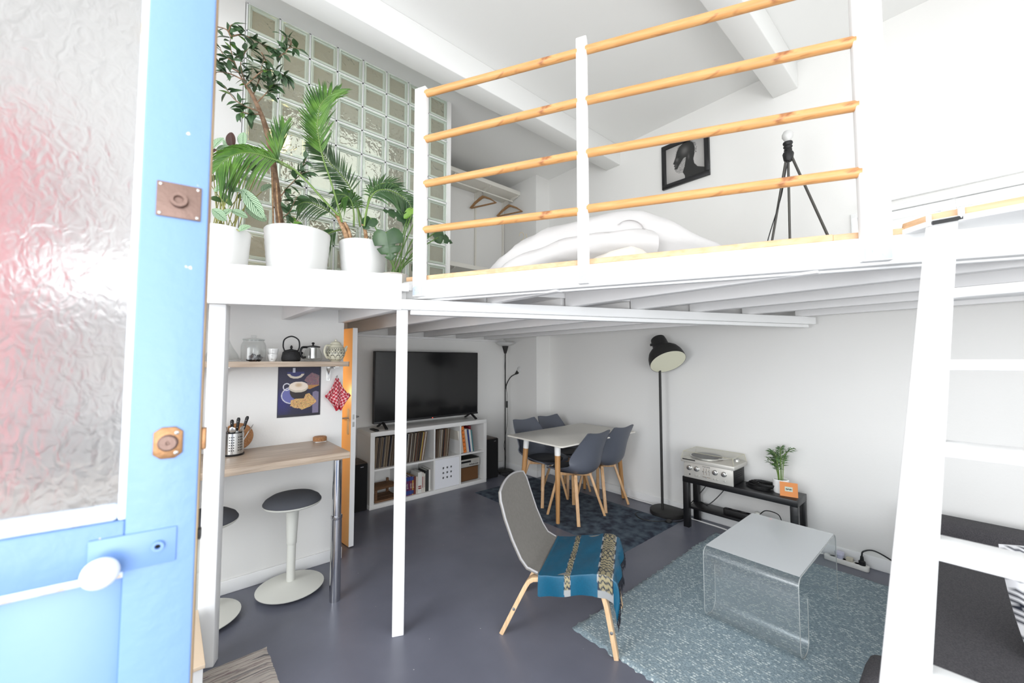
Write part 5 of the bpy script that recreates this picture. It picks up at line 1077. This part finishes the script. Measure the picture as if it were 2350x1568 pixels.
# low cabinet, and stand-ins added for red and dark blurs in the pane
cbn = thing('low_cabinet', 'low white cabinet with a cream wooden top just behind the blue door', 'cabinet', (-.35, 2.4, 0))
bx('body', (-.93, 2.03, 0), (.15, 2.48, .285), white_m, cbn, .002); bx('top', (-.935, 2.022, .285), (.156, 2.48, .3), mat('cream_board', S(228,206,178), .5), cbn, .002)
rc_ = thing('stand_in_cupboard', 'tall red stand-in cupboard for the red blur in the rippled glass of the blue door', 'cupboard', (-.72, 2.8, .908))
bx('body', (-.93, 2.75, .908), (-.5, 3.19, 2.6), red_m, rc_, .005); bx('door', (-.925, 2.735, .915), (-.505, 2.75, 2.595), red_m, rc_, .003); bx('handle', (-.56, 2.715, 1.25), (-.55, 2.735, 1.4), steel_m, rc_, .002)
bo = thing('stand_in_box', 'dark stand-in appliance for the dark blur in the door pane beside the red cupboard', 'appliance', (-.28, 2.9, .908))
bx('body', (-.42, 2.78, .91), (-.14, 3.05, 1.16), matte_m, bo, .01); bx('front', (-.4, 2.772, .93), (-.16, 2.78, 1.14), blackp_m, bo, .004)
# ------------------------------------------------------------------ plants on the planter ledge
V_ = Vector((-.655, -.755, 0))
palm_m = grn('palm_green', (42,84,26), (94,136,50), .4); palm_d = grn('palm_dark_green', (40,72,36), (72,104,56), .42); fic_m = grn('fig_leaf_green', (54,82,52), (86,112,76), .42); fic_l = grn('fig_leaf_light', (88,126,50), (110,146,64), .4)
bark_m = mat('bark', S(120,94,74), .9, bump=.5, bscale=60, col2=S(156,128,104), noise=.12, nscale=30); husk_m = mat('palm_husk', S(196,160,124), .9, bump=.4, bscale=90, col2=S(150,116,84), noise=.1, nscale=40)
mon_m = grn('monstera_green', (34,64,32), (54,84,44), .35); mon_l = grn('monstera_young_green', (104,146,48), (128,166,66), .4)
RP = random.Random(21)
def frond(par, pts, start, lmax, m, droop=.35, wd_=.011, n=34, side=1.0, fwd=.75, face=V_, sk=0):
    """rachis through pts; leaflets from fraction start to the tip on both sides"""
    P = sm(pts, 10); L_ = len(P); f = MB(); f.tube(P, [lerp(.0065, .0018, i/(L_-1)) for i in range(L_)], 6, m=0)
    for k in range(n):
        t = lerp(start, .995, k/(n-1)); i = min(int(t*(L_-1)), L_-2); p = P[i].lerp(P[i+1], t*(L_-1)-i); td = (P[i+1]-P[i]).normalized()
        sd = td.cross(face).normalized(); q = (t-start)/(1-start); ln = lmax*(.45 + .55*math.sin(PI*min(1, .18+q*.85)))*RP.uniform(.88, 1.08)
        for s_ in (-1, 1):
            if sk and s_ == sk: continue
            d = (td*(fwd+.5*q) + sd*s_*side + face*RP.uniform(-.25,.25)).normalized(); nn = d.cross(face).normalized()*wd_*RP.uniform(.8,1.15); vs = []; fs = []
            g = Vector((0,0,-1)); fold = face*.004
            for j, (a, wv) in enumerate(((0,.35),(.25,1),(.55,.85),(.8,.45),(1,.02))):
                c = p + d*ln*a*(1-.12*droop*a) + g*droop*ln*a*a; vs += [c - nn*wv*.5, c + fold*wv, c + nn*wv*.5]
            for j in range(4): k0 = j*3; fs += [(k0,k0+1,k0+4,k0+3),(k0+1,k0+2,k0+5,k0+4)]
            f.add(vs, fs, 1)
    return f.build('frond', [stem_m, m], par, smooth=True)
LZ = 1.931
kp_ = thing('kentia_palm', 'kentia palm with long green fronds in the ribbed white pot nearest the railing', 'plant', (.995, 2.7, LZ))
plantpot(kp_, (.995,2.7,LZ), .118, .155, .36, pot_m, 12)
for pts, r in (([(0.896,2.700,2.276),(0.866,2.700,2.358),(0.831,2.700,2.429),(0.814,2.700,2.463)], .017), ([(0.913,2.700,2.279),(0.894,2.700,2.364),(0.865,2.700,2.416)], .014), ([(1.026,2.720,2.306),(1.012,2.720,2.395),(0.993,2.720,2.446)], .014)):
    MB().tube(sm(pts, 4), [lerp(r, r*.7, i/(len(sm(pts,4))-1)) for i in range(len(sm(pts,4)))], 9).build('trunk', husk_m, kp_, smooth=True)
frond(kp_, [(0.844,2.680,2.406),(0.806,2.680,2.542),(0.763,2.680,2.674),(0.720,2.680,2.790),(0.694,2.680,2.895),(0.681,2.680,3.005),(0.694,2.680,3.125),(0.737,2.680,3.211),(0.807,2.680,3.293)], .42, .2, palm_m, .02, .015, 34, .8, .9)
frond(kp_, [(0.806,2.620,2.424),(0.718,2.620,2.494),(0.633,2.620,2.572),(0.554,2.620,2.635),(0.484,2.620,2.662),(0.412,2.620,2.669),(0.342,2.620,2.670),(0.271,2.620,2.645),(0.209,2.620,2.590),(0.167,2.620,2.513)], .5, .22, palm_m, .75, .014, 34, .8, .6)
frond(kp_, [(0.813,2.660,2.437),(0.715,2.660,2.525),(0.612,2.660,2.615),(0.534,2.660,2.656),(0.469,2.660,2.678),(0.462,2.660,2.747),(0.471,2.660,2.831),(0.486,2.660,2.904)], .55, .18, palm_m, .0, .014, 20, .45, 1.0)
frond(kp_, [(1.041,2.850,2.491),(1.008,2.850,2.586),(0.946,2.850,2.728),(0.876,2.850,2.807),(0.809,2.850,2.856),(0.745,2.850,2.926),(0.709,2.850,2.958)], .3, .16, palm_d, .12, .013, 30, .95, .7)
frond(kp_, [(0.961,2.600,2.383),(0.971,2.600,2.473),(0.999,2.600,2.584),(1.045,2.600,2.648),(1.119,2.600,2.675),(1.199,2.600,2.667),(1.266,2.600,2.635),(1.310,2.600,2.583)], .3, .2, palm_d, .55, .015, 26, .95, .5)
frond(kp_, [(1.004,2.700,2.434),(1.014,2.700,2.543),(1.036,2.700,2.657),(1.091,2.700,2.735),(1.168,2.700,2.774),(1.241,2.700,2.770)], .4, .15, palm_d, .15, .011, 24, .8, .9)
frond(kp_, [(0.897,2.800,2.420),(0.845,2.800,2.469),(0.782,2.800,2.507),(0.706,2.800,2.529),(0.648,2.800,2.525),(0.608,2.800,2.497)], .35, .14, palm_d, .5, .012, 20, .9, .7)
frond(kp_, [(0.945,2.750,2.418),(0.943,2.750,2.509),(0.924,2.750,2.590),(0.883,2.750,2.621),(0.826,2.750,2.611)], .35, .15, palm_d, .6, .013, 22, .9, .6)
frond(kp_, [(0.987,2.750,2.427),(0.973,2.750,2.517),(0.953,2.750,2.598),(0.912,2.750,2.623),(0.866,2.750,2.595)], .35, .13, palm_m, .7, .012, 20, .9, .5)
frond(kp_, [(0.929,2.850,2.425),(0.856,2.850,2.393),(0.794,2.850,2.350),(0.752,2.850,2.281),(0.727,2.850,2.188)], .25, .13, palm_d, .5, .011, 20, .9, .7)
# weeping-fig style tree
fg_ = thing('fig_tree', 'tall leafy fig tree with a leaning trunk in the wide white pot', 'plant', (.6, 2.74, LZ))
plantpot(fg_, (.6,2.74,LZ), .15, .185, .365, pot_m, 10, 48)
trk = sm([(0.510,2.760,2.268),(0.495,2.760,2.374),(0.480,2.760,2.493),(0.466,2.760,2.611),(0.443,2.760,2.754),(0.417,2.760,2.881),(0.387,2.760,2.978),(0.351,2.760,3.057),(0.317,2.760,3.114),(0.289,2.760,3.150)], 4)
MB().tube(trk, [lerp(.019, .009, i/(len(trk)-1)) for i in range(len(trk))], 10).build('trunk', bark_m, fg_, smooth=True)
t2 = sm([(0.529,2.800,2.282),(0.514,2.800,2.389),(0.502,2.800,2.511),(0.484,2.800,2.631),(0.464,2.800,2.764),(0.437,2.800,2.893),(0.404,2.800,2.991),(0.368,2.800,3.063)], 4)
MB().tube(t2, [lerp(.013, .007, i/(len(t2)-1)) for i in range(len(t2))], 8).build('trunk', bark_m, fg_, smooth=True)
for pts in ([(0.463,2.720,2.248),(0.454,2.720,2.433),(0.444,2.720,2.631)], [(0.499,2.700,2.251),(0.478,2.700,2.406),(0.465,2.700,2.563)]): MB().tube(pts, .0045, 6).build('cane', husk_m, fg_, smooth=True)
def leafmesh(n_, l_, w_, m, tipx=.0):
    mb = MB(); vs = []; fs = []; st_ = [(0,.02),(.15,.5),(.38,1),(.62,.86),(.84,.42),(1,.02)]
    for a, wv in st_: z = -.16*a*a*l_; vs += [(-w_/2*wv, a*l_, z+.14*w_*wv), (0, a*l_, z), (w_/2*wv, a*l_, z+.14*w_*wv)]
    for j in range(len(st_)-1): k = j*3; fs += [(k,k+1,k+4,k+3),(k+1,k+2,k+5,k+4)]
    mb.add(vs, fs); o = mb.build(n_, m, None, smooth=True, local=True); me = o.data; bpy.data.objects.remove(o); return me
fl = [leafmesh('leaf', .076, .034, fic_m), leafmesh('leaf', .068, .031, fic_m), leafmesh('leaf', .06, .028, fic_l)]
def put_leaf(par, me, p, d, nrm, s=1):
    d = d.normalized(); x = d.cross(nrm).normalized(); z = x.cross(d)
    o = bpy.data.objects.new('leaf', me); C.objects.link(o); o.parent = par
    o.matrix_local = Matrix.Translation(Vector(p) - OFF[par.name]) @ Matrix(((x.x,d.x,z.x,0),(x.y,d.y,z.y,0),(x.z,d.z,z.z,0),(0,0,0,1))) @ Matrix.Scale(s, 4); return o
brs = [([(0.289,2.760,3.150),(0.260,2.760,3.202),(0.231,2.760,3.280),(0.221,2.760,3.340),(0.223,2.760,3.384)], 1), ([(0.219,2.700,3.343),(0.197,2.700,3.372),(0.158,2.700,3.365),(0.135,2.700,3.342)], 1), ([(0.208,2.700,3.368),(0.217,2.700,3.409),(0.247,2.700,3.437),(0.282,2.700,3.458)], .7), ([(0.220,2.720,3.357),(0.271,2.720,3.396),(0.336,2.720,3.400),(0.381,2.720,3.389),(0.426,2.720,3.397),(0.461,2.720,3.410)], 1.2),
       ([(0.263,2.720,3.167),(0.205,2.720,3.177),(0.165,2.720,3.183),(0.141,2.720,3.186)], 1.2), ([(0.277,2.700,3.119),(0.225,2.700,3.124),(0.175,2.700,3.113),(0.142,2.700,3.089)], 1), ([(0.299,2.700,3.095),(0.371,2.700,3.210),(0.427,2.700,3.250),(0.485,2.700,3.246),(0.518,2.700,3.235)], 1.5), ([(0.347,2.820,3.114),(0.372,2.820,3.208),(0.383,2.820,3.284),(0.401,2.820,3.391)], 1.2), ([(0.367,2.700,2.967),(0.302,2.700,2.966),(0.250,2.700,2.982),(0.218,2.700,3.014),(0.197,2.700,3.035)], 1.3),
       ([(0.371,2.680,2.941),(0.322,2.680,2.920),(0.286,2.680,2.916),(0.270,2.680,2.899)], 1.4), ([(0.361,2.750,3.043),(0.404,2.750,3.117),(0.430,2.750,3.170),(0.453,2.750,3.209)], 1.2), ([(0.462,2.720,3.363),(0.497,2.720,3.409),(0.517,2.720,3.448),(0.581,2.720,3.477)], 1.3), ([(0.517,2.720,3.448),(0.526,2.720,3.495),(0.494,2.720,3.506),(0.470,2.720,3.513)], 1.2),
       ([(0.327,2.760,3.114),(0.293,2.760,3.165),(0.274,2.760,3.236),(0.289,2.760,3.310),(0.320,2.760,3.381)], 1.4), ([(0.387,2.840,3.424),(0.412,2.840,3.380),(0.437,2.840,3.322),(0.420,2.840,3.256)], 1.2), ([(0.235,2.660,3.178),(0.209,2.660,3.183),(0.179,2.660,3.200),(0.168,2.660,3.229)], 1.2), ([(0.492,2.700,2.491),(0.526,2.700,2.554),(0.568,2.700,2.616),(0.596,2.700,2.658),(0.650,2.700,2.698)], 1.1), ([(0.504,2.680,2.354),(0.538,2.680,2.402),(0.553,2.680,2.447),(0.576,2.680,2.507)], 1.2), ([(0.513,2.660,2.284),(0.543,2.660,2.317),(0.582,2.660,2.353)], 1.3), ([(0.596,2.700,2.658),(0.607,2.700,2.717),(0.630,2.700,2.781)], 1)]
for pts, dens in brs:
    P = sm(pts, 5); MB().tube(P, [lerp(.0042, .0014, i/(len(P)-1)) for i in range(len(P))], 6).build('branch', bark_m, fg_, smooth=True)
    ln_ = sum((P[i+1]-P[i]).length for i in range(len(P)-1)); nl = int(ln_/.013*dens)
    for k in range(nl):
        i = min(int((.12 + .88*RP.random())*(len(P)-1)), len(P)-2); p = P[i].lerp(P[i+1], RP.random()); td = (P[i+1]-P[i]).normalized()
        d = (td*.4 + Vector((RP.uniform(-1,1), RP.uniform(-.8,.5), RP.uniform(-.95,.45)))); nr = (Vector((0,-.2,.8)) + V_*RP.uniform(.1,.9) + Vector((RP.uniform(-.6,.6),RP.uniform(-.6,.6),0)))
        put_leaf(fg_, fl[2] if RP.random() < .1 else fl[RP.randrange(2)], p, d, nr, RP.uniform(.72, 1.12))
# prayer plant
ca = thing('prayer_plant', 'prayer plant with pale striped leaves in the fluted white pot by the blue door', 'plant', (.215, 2.72, LZ))
plantpot(ca, (.215,2.72,LZ), .112, .135, .29, pot_m, 0)
cal_m = mat('striped_leaf', S(170,196,160), .4); nt, N, L, b = nodes(cal_m)
uvn = N.new('ShaderNodeUVMap'); sx_ = N.new('ShaderNodeSeparateXYZ'); L.new(uvn.outputs[0], sx_.inputs[0])
def mth(op, a, b_=None, c=None):
    n_ = N.new('ShaderNodeMath'); n_.operation = op
    for k, q in enumerate((a, b_, c)):
        if q is None: continue
        if isinstance(q, (int, float)): n_.inputs[k].default_value = q
        else: L.new(q, n_.inputs[k])
    return n_.outputs[0]
lat = mth('ABSOLUTE', mth('SUBTRACT', sx_.outputs[0], .5)); ch = mth('SUBTRACT', sx_.outputs[1], mth('MULTIPLY', lat, .75)); sw = mth('SINE', mth('MULTIPLY', ch, 56.0)); st1 = mth('GREATER_THAN', sw, .45); st1 = mth('MULTIPLY', st1, mth('LESS_THAN', lat, .44)); mid = mth('LESS_THAN', lat, .03); edg = mth('GREATER_THAN', lat, .47)
msk = mth('MAXIMUM', mth('MAXIMUM', st1, mid), edg); mxn = N.new('ShaderNodeMix'); mxn.data_type = 'RGBA'; mxn.inputs[6].default_value = S(172,198,164); mxn.inputs[7].default_value = S(58,96,58); L.new(msk, mxn.inputs[0]); L.new(mxn.outputs[2], b.inputs['Base Color'])
purp = mat('leaf_underside', S(62,34,26), .5); cal_d = grn('dark_leaf', (48,72,38), (70,96,50))
def bigleaf(par, p0, p1, wd_, m, curl=.12, face=None, shape='ell'):
    p0, p1 = Vector(p0), Vector(p1); d = p1-p0; l_ = d.length; dn_ = d.normalized(); nf = (face or (V_ + Vector((0,0,.35)))).normalized(); sd = dn_.cross(nf).normalized(); nf = sd.cross(dn_)
    def fn(u, v):
        s = 2*u-1; wv = wd_/2*(math.sin(PI*min(1, max(.0, v*.96+.02)))**.62)
        return p0 + d*v + sd*(s*wv) + nf*(abs(s)*wv*.3 - curl*l_*(v**2) + curl*l_*.3*v) + Vector((0,0,-curl*.5*l_*v*v))
    return MB().grid(fn, 8, 12).build('leaf', m, par, smooth=True)
for a, b_, wd_, m, Yp in ([(0.151,2.660,2.641),(0.195,2.660,2.736)]+[.05,cal_m,0], [(0.246,2.700,2.694),(0.230,2.700,2.795)]+[.055,purp,0], [(0.292,2.680,2.713),(0.287,2.680,2.808)]+[.055,cal_m,0], [(0.172,2.660,2.644),(0.233,2.660,2.698)]+[.042,cal_m,0], [(0.260,2.720,2.682),(0.202,2.720,2.747)]+[.045,cal_m,0],
        [(0.252,2.620,2.457),(0.161,2.620,2.411)]+[.055,cal_m,0], [(0.234,2.620,2.417),(0.284,2.620,2.447)]+[.055,cal_m,0], [(0.286,2.620,2.447),(0.392,2.620,2.320)]+[.075,cal_m,0], [(0.313,2.700,2.374),(0.422,2.700,2.332)]+[.075,cal_m,0], [(0.158,2.600,2.295),(0.219,2.600,2.253)]+[.055,cal_m,0], [(0.209,2.600,2.272),(0.238,2.600,2.321)]+[.045,cal_m,0], [(0.239,2.600,2.306),(0.316,2.600,2.296)]+[.048,cal_m,0], [(0.277,2.580,2.197),(0.325,2.580,2.246)]+[.05,cal_m,0],
        [(0.150,2.660,2.368),(0.207,2.660,2.374)]+[.042,cal_d,0], [(0.193,2.640,2.408),(0.245,2.640,2.354)]+[.035,cal_d,0], [(0.150,2.720,2.643),(0.168,2.720,2.680)]+[.05,purp,0], [(0.179,2.700,2.646),(0.202,2.700,2.674)]+[.05,purp,0], [(0.334,2.800,2.665),(0.400,2.800,2.714)]+[.05,cal_m,0], [(0.380,2.800,2.640),(0.312,2.800,2.698)]+[.05,cal_d,0], [(0.272,2.800,2.592),(0.348,2.800,2.584)]+[.05,cal_m,0], [(0.149,2.750,2.486),(0.186,2.750,2.547)]+[.05,cal_d,0], [(0.413,2.850,2.544),(0.470,2.850,2.616)]+[.055,cal_m,0], [(0.286,2.800,2.452),(0.361,2.800,2.513)]+[.05,cal_d,0], [(0.186,2.750,2.560),(0.224,2.750,2.610)]+[.05,cal_m,0], [(0.344,2.800,2.709),(0.424,2.800,2.681)]+[.05,cal_m,0]):
    bigleaf(ca, a, b_, wd_, m)
    base = Vector((.215+RP.uniform(-.07,.07), 2.72+RP.uniform(-.05,.05), LZ+.265)); A = Vector(a)
    MB().tube(sm([base, base.lerp(A, .5)+Vector((0,0,.03)), A], 5), .0026, 5).build('stem', mat('leaf_stem', S(150,150,84), .5), ca, smooth=True)
# monstera on the loft floor corner
mo = thing('monstera', 'monstera with notched dark leaves in a small grey pot behind the railing post', 'plant', (1.13, 2.5, 1.962))
plantpot(mo, (1.13,2.5,1.962), .075, .09, .105, greypot_m)
def monleaf(p0, p1, wd_, m, notch=3, curl=.1, face=None):
    p0, p1 = Vector(p0), Vector(p1); d = p1-p0; l_ = d.length; dn_ = d.normalized(); nf = (face or (V_+Vector((0,0,.4)))).normalized(); sd = dn_.cross(nf).normalized(); nf = sd.cross(dn_)
    mb = MB(); K = 44
    for s_ in (-1, 1):
        vs = []
        for k in range(K+1):
            v = k/K; wv = wd_/2*interp([0,.06,.22,.42,.68,.9,1],[.5,.8,1,.93,.68,.3,.02], v)
            if notch and .3 < v < .9:
                fr_ = ((v-.3)/.6*notch + .25) % 1
                if fr_ > .78: wv *= .5
            back = -.14*l_*(1-v)**2.2
            for q in (0, .35, .7, 1): vs.append(p0 + d*v + dn_*back*q + sd*(s_*wv*q) + nf*(-.25*wv*q*q - curl*l_*v*v))
        mb.add(vs, [(k*4+j, k*4+j+1, (k+1)*4+j+1, (k+1)*4+j) for k in range(K) for j in range(3)])
    return mb.build('leaf', m, mo, smooth=True)
pc0 = Vector((1.13, 2.5, 2.06))
for a, b_, wd_, m, nt_ in ([(1.034,2.420,2.318),(1.066,2.420,2.141)]+[.2,mon_m,2], [(1.296,2.500,2.309),(1.331,2.500,2.192)]+[.09,mon_m,0], [(1.324,2.500,2.215),(1.256,2.500,2.113)]+[.09,mon_m,0], [(1.243,2.550,2.495),(1.069,2.550,2.519)]+[.1,mon_m,2], [(1.251,2.500,2.508),(1.218,2.500,2.542)]+[.12,mon_l,1], [(1.284,2.500,2.491),(1.309,2.500,2.389)]+[.06,mon_l,2], [(1.469,2.550,2.445),(1.627,2.550,2.399)]+[.11,mon_m,2], [(1.487,2.550,2.407),(1.514,2.550,2.363)]+[.07,mon_m,0], [(1.001,2.600,2.451),(0.959,2.600,2.368)]+[.12,mon_m,1], [(1.308,2.450,2.422),(1.360,2.450,2.356)]+[.06,mon_m,0]):
    monleaf(a, b_, wd_, m, nt_); A = Vector(a)
    MB().tube(sm([pc0+Vector((RP.uniform(-.03,.03),RP.uniform(-.03,.03),0)), pc0.lerp(A,.55)+Vector((0,0,.03)), A], 6), .0042, 6).build('stem', mat('monstera_stem', S(84,116,52), .45), mo, smooth=True)
